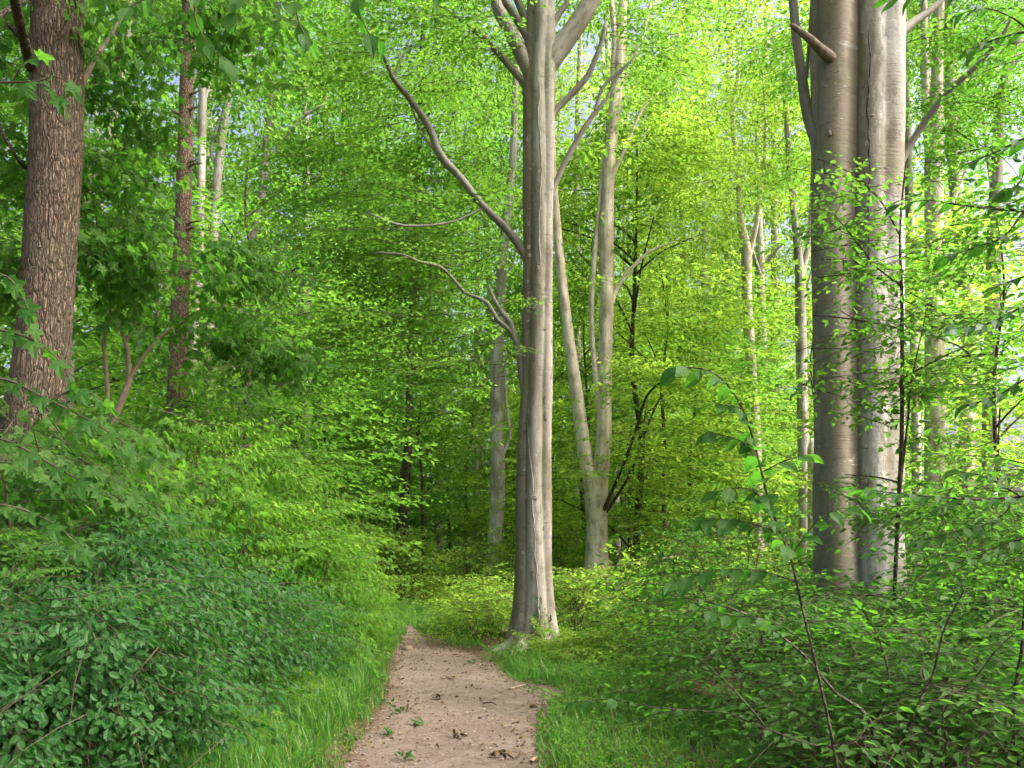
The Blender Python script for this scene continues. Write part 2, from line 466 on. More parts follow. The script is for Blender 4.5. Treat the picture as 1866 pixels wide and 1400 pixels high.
def mini_tube(P, r0, r1):
    """three-sided twig"""
    P = np.asarray(P, float); n = len(P)
    T = unit(np.gradient(P, axis=0)); U = unit(np.cross(T, [0.1, .2, 1.0])); B = np.cross(T, U)
    R = np.linspace(r0, r1, n)
    a = np.array([0, 2.094, 4.189])
    V = P[:, None] + R[:, None, None] * (U[:, None] * np.cos(a)[None, :, None] + B[:, None] * np.sin(a)[None, :, None])
    return V.reshape(-1, 3), skin(V)

def make_spray(rng, kind, shape, length, leaf, side_every=.1, gap=.06, sidelen=.4, tilt=.35, twigs=True, droop=0.0):
    pos, dr, nr, sz, tw = [], [], [], [], []
    n = 9 if twigs == 2 else 4
    t = np.linspace(0, 1, n)
    bendy = rng.uniform(-.12, .12)
    main = np.stack([t * length, bendy * length * t ** 2 + .02 * np.sin(9 * t), (.06 * t - .20 * t ** 2) * length], -1)
    tw.append(mini_tube(main, .0028 + length * .0018, .001))
    def at(tt):
        return np.array([np.interp(tt, t, main[:, k]) for k in range(3)])
    def add(p, dvec):
        pos.append(p); dr.append(dvec + rng.normal(0, .12, 3) + [0, 0, -droop * rng.uniform(.4, 1.4)]); nr.append(np.array([droop, 0, 1.0]) + rng.normal(0, tilt, 3)); sz.append(leaf * rng.uniform(.7, 1.2))
    s = 1
    x = .12 * length
    while x < length * .97:
        tt = x / length
        p = at(tt)
        s = -s
        for ss in ((s,) if kind != 'opp' else (1, -1)):
            L = sidelen * length * (1 - .75 * tt) * rng.uniform(.6, 1.15) if kind != 'simple' else 0
            ang = math.radians(rng.uniform(38, 62)) * ss
            dv = np.array([math.cos(ang), math.sin(ang), rng.uniform(-.22, .12)])
            if L > gap * 1.5:
                k = np.linspace(0, 1, 4 if twigs == 2 else 2)[:, None]
                q = p + dv * L * k + np.array([0, 0, -.12]) * L * k ** 2 + np.array([.12, 0, 0]) * L * k ** 2
                if twigs: tw.append(mini_tube(q, .0018, .0007))
                m = int(L / gap)
                for i in range(1, m + 1):
                    f = i / m
                    pp = np.array([np.interp(f, k[:, 0], q[:, c_]) for c_ in range(3)])
                    sg = 1 if i % 2 else -1
                    a2 = ang + sg * math.radians(rng.uniform(30, 60)) if i < m else ang
                    add(pp, np.array([math.cos(a2), math.sin(a2), -.12]))
            else:
                add(p, np.array([math.cos(ang), math.sin(ang), -.15]))
        x += side_every * rng.uniform(.75, 1.25)
    add(at(1.0), np.array([1, bendy, -.2]))
    V, T, rnd = place_leaves(np.array(pos), np.array(dr), np.array(nr), np.array(sz), shape, rng)
    mi = np.zeros(len(T), int)
    if True:
        for v, tt in tw:
            T = np.vstack([T, tt + len(V)]); V = np.vstack([V, v]); rnd = np.concatenate([rnd, np.zeros(len(v))]); mi = np.concatenate([mi, np.ones(len(tt), int)])
    return V, T, rnd, mi

_r = np.random.default_rng(21)
SPR = {
    'beech':  [make_spray(_r, 'alt', 'lo', 1.35, .10, .10, .066, .44, .36, twigs=1) for _ in range(6)],
    'beechm': [make_spray(_r, 'alt', 'mid', 1.05, .08, .10, .062, .40, .42, twigs=2) for _ in range(6)],
    'far':    [make_spray(_r, 'alt', 'lo', 1.9, .165, .17, .115, .46, .38, twigs=0) for _ in range(6)],
    'vfar':   [make_spray(_r, 'alt', 'lo', 2.4, .25, .26, .19, .48, .45, twigs=0) for _ in range(6)],
    'maple':  [make_spray(_r, 'opp', 'maple', .95, .125, .17, .13, .42, .5, twigs=1, droop=.7) for _ in range(6)],
    'shrub':  [make_spray(_r, 'opp', 'mid', .62, .050, .062, .047, .36, .6, twigs=0, droop=.7) for _ in range(6)],
    'small':  [make_spray(_r, 'alt', 'lo', .8, .068, .075, .05, .42, .5, twigs=1) for _ in range(6)],
}

def sprays(kind, pos, az, pitch, roll, scale, rng, keep=1.0):
    """many copies of the sprays of one kind merged into arrays"""
    pos = np.asarray(pos, float); n = len(pos)
    ca, sa, cp, sp, cr, sr = np.cos(az), np.sin(az), np.cos(pitch), np.sin(pitch), np.cos(roll), np.sin(roll)
    Z, O = np.zeros(n), np.ones(n)
    Rz = np.stack([np.stack([ca, -sa, Z], -1), np.stack([sa, ca, Z], -1), np.stack([Z, Z, O], -1)], 1)
    Ry = np.stack([np.stack([cp, Z, -sp], -1), np.stack([Z, O, Z], -1), np.stack([sp, Z, cp], -1)], 1)
    Rx = np.stack([np.stack([O, Z, Z], -1), np.stack([Z, cr, -sr], -1), np.stack([Z, sr, cr], -1)], 1)
    Rm = Rz @ Ry @ Rx * np.asarray(scale)[:, None, None]
    which = rng.integers(0, len(SPR[kind]), n)
    VV, TT, RR, MM, o = [], [], [], [], 0
    for k, (V, T, r, mi) in enumerate(SPR[kind]):
        s = np.nonzero(which == k)[0]
        if not len(s): continue
        v = np.einsum('nij,vj->nvi', Rm[s], V) + pos[s][:, None]
        t = T[None] + (np.arange(len(s)) * len(V))[:, None, None] + o
        VV.append(v.reshape(-1, 3)); TT.append(t.reshape(-1, 3))
        RR.append((r[None] * .6 + rng.uniform(0, .4, len(s))[:, None]).ravel()); MM.append(np.tile(mi, len(s)))
        o += len(s) * len(V)
    return np.vstack(VV), np.vstack(TT), np.concatenate(RR), np.concatenate(MM)

def merge_leafy(L):
    VV, TT, RR, MM, o = [], [], [], [], 0
    for V, T, r, m in L:
        VV.append(V); TT.append(T + o); RR.append(r); MM.append(m); o += len(V)
    return np.vstack(VV), np.vstack(TT), np.concatenate(RR), np.concatenate(MM)

def crown_obj(arr, base, parent, leafmat, name="crown"):
    V, T, r, m = arr
    return link(name, np_mesh(name, V - np.asarray(base), T, [leafmat, M['twig']], m, {"rnd": r}), parent)

# gaps in the foliage that leave a trunk in view: photograph window and the trunk's distance
AVOID = [(292, 372, 60, 800, 15.5), (995, 1148, 0, 660, 25), (1040, 1130, 720, 1100, 25), (1340, 1395, 390, 830, 32), (1436, 1486, 440, 760, 30), (712, 765, 640, 1100, 31), (890, 925, 560, 960, 28), (358, 378, 100, 320, 22), (390, 422, 150, 335, 26), (468, 502, 150, 370, 30), (343, 362, 500, 810, 22), (392, 422, 690, 860, 30), (115, 140, 545, 690, 18), (203, 236, 80, 210, 18), (150, 240, 0, 150, 9.9)]
def seen_gap(c):
    px = CX + c[:, 0] / c[:, 1] * F; py = HY - (c[:, 2] - EYE) / c[:, 1] * F
    k = np.ones(len(c), bool)
    for x0, x1, y0, y1, dd in AVOID:
        k &= ~((px > x0) & (px < x1) & (py > y0) & (py < y1) & (c[:, 1] < dd))
    return k

def clump(kind, px, py, d, rx, ry, rd, n, rng, scale=1.0, az=None, pitch=(-.15, .25), axis=None, gaps=True):
    """layered sprays inside an ellipsoid given by its place in the photograph and its depth"""
    c = W(px, py, d)
    q = rng.normal(size=(n, 3)); q = unit(q) * rng.uniform(.15, 1, (n, 1)) ** .5
    pos = c + q * [rx / F * d, rd, ry / F * d]
    if axis is not None:
        a = np.arctan2(pos[:, 1] - axis[1], pos[:, 0] - axis[0]) + rng.normal(0, .5, n)
    elif az is not None:
        a = az + rng.normal(0, .6, n)
    else:
        a = rng.uniform(0, 6.28, n)
    if gaps:
        k = seen_gap(pos); pos, a = pos[k], a[k]; n = len(a)
        if n == 0: pos, a, n = c[None], np.zeros(1), 1
    pos = pos - np.stack([np.cos(a), np.sin(a), a * 0], -1) * .5 * scale
    return sprays(kind, pos, a, rng.uniform(*pitch, n), rng.normal(0, .2, n), rng.uniform(.75, 1.2, n) * scale, rng)

def dome(kind, c, rx, ry, rz, n, rng, scale=1.0, inner=.35, layers=None, pitch=(-.2, .3)):
    """sprays filling a crown round a trunk, outward and in layers"""
    q = unit(rng.normal(size=(n * 3, 3))) * rng.uniform(inner ** 3, 1, (n * 3, 1)) ** (1 / 3)
    k = sines(q * [rx, ry, rz * 1.4], 1.1, int(rng.integers(1e5)), 2) > rng.uniform(-.25, .35, n * 3)
    q = np.concatenate([q[k], q[~k]])[:n]
    if layers:
        q[:, 2] = np.round(q[:, 2] * layers) / layers + rng.normal(0, .02, n)
    pos = np.asarray(c) + q * [rx, ry, rz]
    a = np.arctan2(q[:, 1], q[:, 0]) + rng.normal(0, .45, n)
    return sprays(kind, pos, a, rng.uniform(*pitch, n), rng.normal(0, .2, n), rng.uniform(.75, 1.25, n) * scale, rng)

# ------------------------------------------------------------------ trees
def lobed(rows, d, ns=96, step=.06, noise=.02, freq=3.0, seed=1, flare=0.0, sharp=80.0):
    """trunk of fused stems: rows of (py, [(cx px, half width px, extra depth), ...]) from the ground up"""
    rows = sorted(rows, key=lambda r: -r[0])
    zs = np.array([W(0, r[0], d)[2] for r in rows])
    L = np.array([[[(c[0] - CX) / F * d, d + (c[2] if len(c) > 2 else 0), c[1] / F * d] for c in r[1]] for r in rows])
    z = np.arange(zs[0], zs[-1], step)
    n, k = len(z), L.shape[1]
    C = np.zeros((n, k, 3))
    for i in range(k):
        for j in range(3):
            C[:, i, j] = np.interp(z, zs, L[:, i, j])
    ker = np.ones(9) / 9                                        # soften the joints between rows
    for i in range(k):
        for j in range(3):
            C[:, i, j] = np.convolve(np.pad(C[:, i, j], 4, mode='edge'), ker, 'valid')
    for i in range(k):
        wob = sines(np.stack([z, z * 0 + i * 7.3, z * 0], -1), 1.3, seed + i)
        C[:, i, 0] += .018 * wob
        C[:, i, 2] *= 1 + .05 * sines(np.stack([z, z * 0 + i * 3.1, z * 0], -1), 2.1, seed + 9 + i)
    ctr = (C[:, :, :2] * C[:, :, 2:] ** 2).sum(1) / (C[:, :, 2:] ** 2).sum(1)
    a = np.linspace(0, 2 * np.pi, ns, endpoint=False)
    D = np.stack([np.cos(a), np.sin(a)], -1)
    rel = C[:, :, :2] - ctr[:, None]
    dc = np.einsum('nkj,aj->nka', rel, D)
    disc = C[:, :, 2:] ** 2 - ((rel ** 2).sum(-1)[..., None] - dc ** 2)
    t = np.where(disc > 0, dc + np.sqrt(np.maximum(disc, 0)), 0)
    # smooth maximum keeps the seams rounded
    p = sharp / t.max()
    r = np.log(np.exp(p * t).sum(1)) / p - np.log(1.6) / p
    rm = r.mean()
    h = (z - zs[0])[:, None]
    if flare:
        lob = .5 + .5 * np.cos(5 * a + seed)[None] * .8
        r = r * (1 + flare * np.exp(-h / .5) * (.3 + lob))
    rings = np.stack([ctr[:, None, 0] + r * D[None, :, 0], ctr[:, None, 1] + r * D[None, :, 1], np.broadcast_to(z[:, None], r.shape)], -1)
    nn = sines(rings.reshape(-1, 3) * [1, 1, .5], freq, seed, 4).reshape(r.shape)
    fine = sines(rings.reshape(-1, 3) * [.5, .5, 3], freq * 4, seed + 3, 2).reshape(r.shape)
    rings[..., 0] += (noise * nn + noise * .25 * fine) * D[None, :, 0]
    rings[..., 1] += (noise * nn + noise * .25 * fine) * D[None, :, 1]
    bk = np.stack([np.broadcast_to(D[:, 0] * rm, r.shape), np.broadcast_to(D[:, 1] * rm, r.shape), np.broadcast_to(z[:, None], r.shape)], -1)
    return rings.reshape(-1, 3), skin(rings), bk.reshape(-1, 3)

def wood(name, parts, base, parent, m):
    V, T, B = join(parts)
    return link(name, np_mesh(name, V - np.asarray(base), T, m, attrs={"bark": B}, smooth=True), parent)

def limb_px(rows, d, base, parent, m, seed=1, ns=12, step=.12, noise=.10, name="limb"):
    P, R = pxline(rows, d)
    return wood(name, [tube(P, R, ns, step, noise, 4.0, seed)], base, parent, m)

def foot(px, d):
    x = (px - CX) / F * d
    return np.array([x, d, g0(x, d)])

def tree_root(name, base, label, cat="tree", group=None):
    return empty(name, tuple(base), label, cat, group)

def surf(V, px, py, d):
    """distance at which a trunk's bark is met along a photograph pixel"""
    t = W(px, py, d)
    k = np.abs(V[:, 2] - t[2]) < .09
    S = V[k]; S = S[S[:, 1] < np.median(S[:, 1])]
    w = np.abs(S[:, 0] - t[0]); o = np.argsort(w)[:4]
    return float(S[o, 1].mean())

def scar(V, px, py, d, wpx, hpx, base, parent, m, seed):
    """a healed branch scar: an eye-shaped lip of bark lying on the trunk"""
    rng = np.random.default_rng(seed)
    P, R = [], []
    for t in np.linspace(-1, 1, 11):
        x = px + wpx / 2 * t * rng.uniform(.95, 1.08); y = py + hpx * .55 * abs(t) ** 1.4 + rng.normal(0, .5)
        P.append(W(x, y, surf(V, x, y, d) + .002)); R.append(.0085 * (1 - .85 * abs(t)) * rng.uniform(.7, 1.2))
    wood("branch_scar", [tube(P, R, 6, .015, .25, 25, seed)], base, parent, m)
    c = W(px, py + hpx * .35, surf(V, px, py + hpx * .35, d) + .006)
    a = np.linspace(0, 2 * np.pi, 12, endpoint=False); rx, rz = wpx * .2 / F * d, hpx * .28 / F * d
    rings = np.stack([np.stack([c[0] + rx * s * np.cos(a), np.full(12, c[1] - dy), c[2] + rz * s * np.sin(a)], -1) for s, dy in [(1, 0), (.85, .008), (.5, .012), (.05, .013)]])
    wood("branch_scar", [(rings.reshape(-1, 3), skin(rings), (rings - c).reshape(-1, 3))], base, parent, m)

def ridge(V, pts, d, r, base, parent, m, seed):
    """a raised seam of bark running up the trunk"""
    rng = np.random.default_rng(seed)
    P = []
    for (x0, y0), (x1, y1) in zip(pts[:-1], pts[1:]):
        n = max(2, int(abs(y1 - y0) / 12))
        for k in range(n):
            x = x0 + (x1 - x0) * k / n + rng.normal(0, .9); y = y0 + (y1 - y0) * k / n
            P.append(W(x, y, surf(V, x, y, d)))
    R = [r * rng.uniform(.6, 1.3) for _ in P]; R[0] = R[-1] = r * .3
    wood("bark_ridge", [tube(P, R, 6, .04, .2, 15, seed)], base, parent, m)

# ---- the big fluted beech beside the path
D5 = 14.3
b5 = foot(965, D5)
t5 = tree_root("beech_tree", b5, "tall smooth grey fluted beech standing at the bend of the sandy path")
rows = [(1206, [(955, 25, 0), (974, 21, -.12), (991, 14, .05)]), (1100, [(958, 20, 0), (976, 18, -.10), (993, 13, .02)]), (1000, [(958, 18, 0), (974, 17, -.10), (991, 14, .0)]),
        (900, [(956, 16, 0), (972, 16, -.10), (990, 14, .0)]), (800, [(958, 16, .02), (973, 16, -.08), (990, 14, -.02)]), (700, [(964, 16, .02), (976, 16, -.06), (991, 14, -.04)]),
        (480, [(967, 15, 0), (981, 18, -.05), (995, 12, -.06)]), (300, [(967, 16, 0), (981, 19, -.04), (998, 12, -.07)]), (150, [(965, 16, 0), (981, 21, -.02), (998, 13, -.07)]),
        (90, [(968, 13, 0), (984, 20, 0), (999, 13, -.05)]), (-50, [(976, 12, 0), (985, 19, 0), (994, 12, 0)]), (-500, [(978, 8, .1), (985, 14, .1), (990, 8, .1)]), (-900, [(975, 3, .2), (980, 5, .2), (984, 3, .2)])]
TV5 = lobed(rows, D5, 96, .06, .008, 4.0, 5, flare=.75)
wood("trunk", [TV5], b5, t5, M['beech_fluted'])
LIMB5 = [
    [(972, 500, 20), (955, 462, 19), (925, 420, 16), (880, 375, 15), (840, 325, 14), (802, 282, 14), (782, 232, 13), (748, 182, 11), (716, 142, 9), (698, 100, 7), (672, 72, 4)],
    [(716, 142, 6), (735, 100, 5), (750, 60, 3), (760, 20, 2)],
    [(802, 282, 6), (770, 245, 5), (740, 170, 3)],
    [(960, 745, 15), (952, 700, 12), (945, 640, 11), (932, 605, 10), (908, 585, 8), (888, 552, 7), (862, 540, 6), (843, 532, 4)],
    [(940, 622, 11), (930, 588, 10), (916, 572, 9), (900, 545, 6), (890, 520, 3)],
    [(884, 378, 4), (825, 404, 3.5, -.2), (758, 412, 5, -.6), (720, 408, 5, -.8), (690, 396, 5, -1), (668, 388, 3, -1)],
    [(846, 533, 6), (822, 505, 6, -.3), (800, 485, 6, -.6), (765, 478, 6, -.8), (735, 465, 5, -.8), (680, 460, 3, -.8)],
    [(1003, 355, 14), (1012, 335, 10), (1030, 295, 10), (1058, 245, 9), (1083, 207, 8), (1105, 180, 6), (1125, 140, 5), (1160, 100, 3)],
    [(1083, 207, 6), (1098, 160, 6), (1118, 140, 5), (1150, 110, 3)],
    [(1003, 215, 16), (1018, 195, 12), (1045, 168, 12), (1070, 140, 11), (1088, 100, 9), (1098, 70, 8), (1105, 40, 6)],
    [(962, 160, 18), (945, 140, 14), (910, 98, 13), (880, 66, 11), (850, 45, 10), (820, 22, 7), (800, 10, 4)],
    [(985, 140, 34), (1008, 105, 40), (1040, 60, 38), (1068, 18, 35), (1095, -40, 30), (1140, -160, 22), (1180, -330, 12)],
    [(975, 150, 26), (955, 108, 26), (935, 68, 24), (910, 22, 22), (892, -30, 20), (850, -150, 14), (800, -300, 8)],
    [(980, 110, 18), (962, 68, 16), (938, 28, 14), (912, -10, 12), (880, -70, 8)],
    [(970, 60, 14), (945, 5, 14), (930, -40, 12), (910, -120, 7)],
    [(1000, 70, 12), (1015, 30, 11), (1032, 8, 10), (1040, -30, 9), (1050, -100, 5)],
]
for i, r in enumerate(LIMB5):
    limb_px(r, D5, b5, t5, M['beech_fluted'] if i in (11, 12) else M['beech_limb_shaded'], 50 + i)
for i, (px, py, w, h) in enumerate([(992, 722, 9, 24), (994, 752, 15, 26), (975, 905, 20, 12), (993, 352, 14, 10), (970, 1040, 14, 20), (985, 1085, 18, 30), (980, 480, 18, 26), (962, 815, 10, 18), (990, 960, 8, 12), (992, 600, 14, 6), (975, 545, 12, 5)]):
    scar(TV5[0], px, py, D5, w, h, b5, t5, M['scar'], 600 + i)
for i, pts in enumerate([[(984, 480), (982, 400), (986, 300), (979, 200), (985, 130)], [(972, 900), (966, 830), (960, 760)], [(983, 1130), (978, 1050), (973, 960), (968, 900)]]):
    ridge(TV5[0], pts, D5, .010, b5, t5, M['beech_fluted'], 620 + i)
for i, (dx, dy, L, r) in enumerate([(-1.0, -.25, .35, .11), (-.8, .4, .5, .1), (.5, -.7, .8, .1), (.8, .2, .7, .1), (-.35, -.8, .75, .1)]):
    v = np.array([dx, dy, 0]) / math.hypot(dx, dy)
    P = [b5 + v * .15 + [0, 0, .26], b5 + v * .38 + [0, 0, .05], b5 + v * (.45 + L * .4) + [0, 0, -.035], b5 + v * (.45 + L) + [0, 0, -.09]]
    wood("root", [tube(P, [r, r * .95, r * .7, r * .3], 12, .06, .15, 6, 70 + i)], b5, t5, M['beech_fluted'])
rng = np.random.default_rng(480)
IP, IN = [], []
for k in range(150):
    px = rng.uniform(968, 1004); py = 1195 - abs(rng.normal(0, 45))
    s_ = surf(TV5[0], px, py, D5)
    IP.append(W(px, py, s_ - .012)); IN.append([rng.normal(0, .4), -1, rng.normal(.3, .3)])
iv = place_leaves(np.array(IP), np.stack([rng.normal(0, .5, 150), np.zeros(150), rng.normal(-.6, .5, 150)], -1), np.array(IN), rng.uniform(.03, .06, 150), 'mid', rng)
link("ivy", np_mesh("ivy", iv[0] - b5, iv[1], M['shrub_leaf'], attrs={"rnd": iv[2] * .3}), t5)
rng = np.random.default_rng(501)
CL5 = [(770, 70, 0, 170, 60, 2.0, 26), (640, 150, 1, 90, 40, 1.5, 10), (850, 160, 2.5, 80, 50, 1.5, 12), (730, 280, 1.0, 120, 40, 1.2, 14), (835, 330, 1.5, 90, 40, 1.0, 12), (770, 390, .5, 130, 35, 1.0, 14),
       (650, 440, 0, 110, 40, 1.2, 14), (840, 470, 1.0, 70, 35, 1.0, 9), (740, 520, .5, 120, 45, 1.2, 16), (850, 590, .8, 70, 40, .8, 10), (690, 620, .2, 110, 45, 1.2, 14), (820, 680, .5, 60, 30, .8, 8), (770, 740, .8, 50, 40, .8, 7),
       (1060, 60, 2, 60, 60, 1.5, 8), (1120, 130, 1.5, 70, 50, 1.2, 9), (1200, 60, 1, 90, 50, 1.5, 12), (1060, 260, 1.5, 50, 40, 1, 5), (560, 330, 1, 90, 50, 1.2, 12)]
L = [clump('beech', px, py, D5 + do, rx * 1.1, ry * 1.2, rd * 1.3, int(n * 2.6), rng, 1.0, axis=b5) for px, py, do, rx, ry, rd, n in CL5]
L.append(clump('beech', 955, 535, D5 - .9, 45, 10, .3, 2, rng, .6, az=.1))
L.append(clump('beech', 945, 645, D5 - .9, 50, 14, .3, 3, rng, .55, az=.3))
L.append(dome('far', b5 + [0, .5, 16.5], 5.5, 5.5, 4.5, 110, rng, 1.0, .3, 5))
crown_obj(merge_leafy(L), b5, t5, M['beech_leaf'])

# ---- the huge double beech on the right
D7 = 10.8
b7 = foot(1570, D7)
t7 = tree_root("beech_tree", b7, "massive pale grey beech of several fused stems with a broken branch stub")
rows = [(1262, [(1500, 20, .1), (1524, 44, 0), (1589, 40, -.04), (1616, 44, .02)]), (1120, [(1502, 14, .15), (1528, 35, 0), (1588, 36, -.04), (1613, 37, 0)]), (1000, [(1503, 13, .15), (1528, 31, 0), (1588, 35, -.04), (1612, 36, 0)]),
        (800, [(1500, 13, .15), (1525, 29, 0), (1587, 34, -.04), (1613, 34, 0)]), (600, [(1498, 13, .15), (1522, 29, 0), (1586, 33, -.04), (1612, 32, 0)]), (400, [(1496, 13, .15), (1518, 30, 0), (1586, 32, -.04), (1613, 32, -.02)]),
        (200, [(1495, 12, .15), (1519, 31, 0), (1586, 31, -.04), (1616, 32, -.02)]), (0, [(1494, 12, .15), (1521, 33, 0), (1587, 31, -.04), (1618, 32, -.02)]), (-300, [(1496, 10, .15), (1521, 28, 0), (1565, 16, 0), (1620, 28, 0)]),
        (-900, [(1500, 6, .1), (1522, 18, 0), (1560, 12, 0), (1605, 18, 0)]), (-1300, [(1515, 3, 0), (1522, 6, 0), (1550, 5, 0), (1580, 6, 0)])]
TV7 = lobed(rows, D7, 130, .06, .010, 4.0, 8, flare=.15, sharp=40.0)
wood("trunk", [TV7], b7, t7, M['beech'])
LIMB7 = [
    [(1538, 132, 16, .05), (1516, 108, 24, -.13), (1500, 94, 20, -.23), (1490, 85, 17, -.28), (1475, 71, 16, -.33), (1458, 58, 15, -.36), (1445, 48, 14, -.39), (1440, 46, 7, -.4)],
    [(1500, 290, 26, .1), (1482, 240, 22, .15), (1470, 200, 20, .2), (1460, 130, 18, .2), (1450, 60, 17, .2), (1445, 0, 16, .2), (1430, -120, 13, .3), (1400, -260, 8, .3)],
    [(1470, 140, 8, .3), (1476, 70, 8, .3), (1480, 0, 7, .3), (1485, -80, 5, .3)],
    [(1640, 300, 14, .3), (1660, 262, 13, .3), (1690, 215, 12, .2), (1730, 165, 11, 0), (1780, 120, 9, -.2), (1824, 68, 7, -.4), (1850, 20, 4, -.5)],
    [(1640, 60, 20, .3), (1665, 40, 16, .4), (1700, 15, 13, .5), (1740, -30, 10, .6), (1790, -120, 6, .6)],
]
for i, r in enumerate(LIMB7):
    limb_px(r, D7, b7, t7, M['stub'] if i == 0 else M['beech_limb_shaded'], 90 + i, noise=.3 if i == 0 else .1, step=.05 if i == 0 else .12, name="broken_branch" if i == 0 else "limb")
for i, (px, py, w, h) in enumerate([(1602, 50, 34, 30), (1600, 657, 16, 12), (1512, 235, 20, 22), (1610, 305, 18, 5), (1590, 210, 14, 4), (1530, 130, 22, 5), (1518, 330, 18, 8), (1608, 780, 14, 5), (1570, 60, 10, 8), (1545, 720, 30, 5), (1620, 560, 20, 5)]):
    scar(TV7[0], px, py, D7, w, h, b7, t7, M['scar'], 640 + i)
for i, (pts, m_) in enumerate([([(1584, 490), (1582, 400), (1585, 300), (1581, 200), (1586, 110), (1580, 40)], 'darkbark'), ([(1638, 350), (1636, 250), (1641, 160), (1638, 110)], 'darkbark'), ([(1546, 640), (1549, 560), (1545, 470), (1548, 400)], 'darkbark'), ([(1583, 960), (1582, 900), (1586, 850)], 'darkbark'), ([(1560, 1100), (1556, 1000), (1553, 900)], 'beech')]):
    ridge(TV7[0], pts, D7, .009, b7, t7, M[m_], 660 + i)
rng = np.random.default_rng(701)
L = [clump('beech', px, py, D7 + do, rx, ry, rd, n * 3, rng, .8, axis=b7) for px, py, do, rx, ry, rd, n in
     [(1760, 60, .5, 90, 40, 1.0, 8), (1750, 190, 1.0, 90, 30, 1.0, 8), (1730, 290, 1.6, 70, 25, .8, 5), (1430, 90, 1.2, 40, 60, .8, 4), (1840, 200, .5, 50, 40, .8, 5), (1450, 280, 1.5, 30, 50, .6, 3)]]
L.append(dome('far', b7 + [.5, -4.0, 14.5], 5.5, 6.5, 4.0, 380, rng, 1.0, .3, 5))  # upper crown out of view, set forward and shaped to shade the scrub
crown_obj(merge_leafy(L), b7, t7, M['beech_leaf'])

# ---- the forked beech
D6 = 25.0
b6 = foot(1086, D6)
t6 = tree_root("beech_tree", b6, "pale forked beech parting into a V above head height behind the fluted beech")
zb = 1118
P0, R0 = pxline([(1085, zb, 48), (1086, 1060, 43), (1088, 960, 38), (1087, 905, 42), (1094, 860, 31), (1100, 800, 28), (1102, 700, 26), (1105, 560, 26), (1105, 430, 26), (1108, 330, 24), (1116, 230, 24), (1126, 150, 21), (1132, 60, 18), (1138, -60, 15), (1150, -300, 8), (1155, -450, 3)], D6)
P1, R1 = pxline([(1092, 960, 26), (1081, 900, 30), (1066, 830, 26), (1051, 720, 23), (1036, 610, 20), (1022, 490, 17), (1013, 385, 14), (1008, 300, 11), (1004, 180, 8), (1000, 60, 5)], D6)
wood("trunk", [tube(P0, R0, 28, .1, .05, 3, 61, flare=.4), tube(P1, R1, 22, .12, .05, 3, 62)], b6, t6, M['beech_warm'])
for i, r in enumerate([
    [(1096, 800, 14), (1087, 700, 11), (1080, 620, 10), (1078, 560, 10), (1083, 470, 10), (1089, 400, 8), (1096, 330, 7), (1100, 260, 4)],
    [(1112, 555, 12), (1125, 525, 8), (1150, 490, 7), (1185, 458, 5), (1230, 440, 3)],
    [(1122, 180, 12), (1118, 130, 12), (1120, 60, 11), (1112, -20, 9), (1100, -120, 5)],
    [(1128, 160, 12), (1150, 120, 10), (1165, 80, 9), (1180, 30, 7), (1200, -60, 4)],
    [(1112, 330, 8), (1140, 270, 6), (1170, 200, 5), (1200, 170, 3)],
    [(1100, 930, 8, -.2), (1135, 850, 6, -.9), (1160, 780, 5.5, -1.2), (1180, 720, 4.5, -1.5), (1215, 690, 3.5, -1.8), (1245, 672, 2, -2)],
    [(1100, 940, 7, -.1), (1150, 860, 5, -.3), (1195, 740, 4, -.3), (1240, 690, 3, -.3)],
]):
    limb_px(r, D6, b6, t6, M['beech_warm'] if i < 5 else M['darkbark'], 110 + i, 10)
rng = np.random.default_rng(601)
CL6 = [(1200, 120, 1, 90, 60, 2, 14), (1300, 200, 2, 120, 60, 2, 20), (1220, 290, 0, 110, 45, 2, 18), (1330, 350, 2, 120, 50, 2, 20), (1220, 420, 1, 100, 45, 2, 16), (1280, 520, 2, 120, 50, 2, 20), (1180, 610, 1.5, 70, 40, 1.5, 10),
       (1300, 640, 2, 110, 40, 2, 16), (1160, 685, -2.0, 80, 18, .8, 14), (1240, 690, -2.0, 60, 15, .8, 8), (1230, 770, -.5, 110, 40, 1.5, 18), (1180, 850, -.8, 80, 40, 1.5, 14), (1280, 850, .5, 110, 45, 2, 18), (1060, 980, .5, 30, 40, 1, 4),
       (1170, 940, 0, 70, 40, 1.5, 10), (1060, 400, 2, 25, 60, 1, 5), (1065, 560, 3, 25, 60, 1, 5), (1040, 200, 2, 40, 70, 1.2, 6)]
L = [clump('beech', px, py, D6 + do, rx * 1.15, ry * 1.3, rd * 1.4, int(n * 2.3), rng, 1.15, axis=b6) for px, py, do, rx, ry, rd, n in CL6]
L.append(dome('far', b6 + [-.5, 0.5, 21.0], 4.5, 4.5, 4.0, 80, rng, 1.0, .3, 5))
crown_obj(merge_leafy(L), b6, t6, M['bright_leaf'])

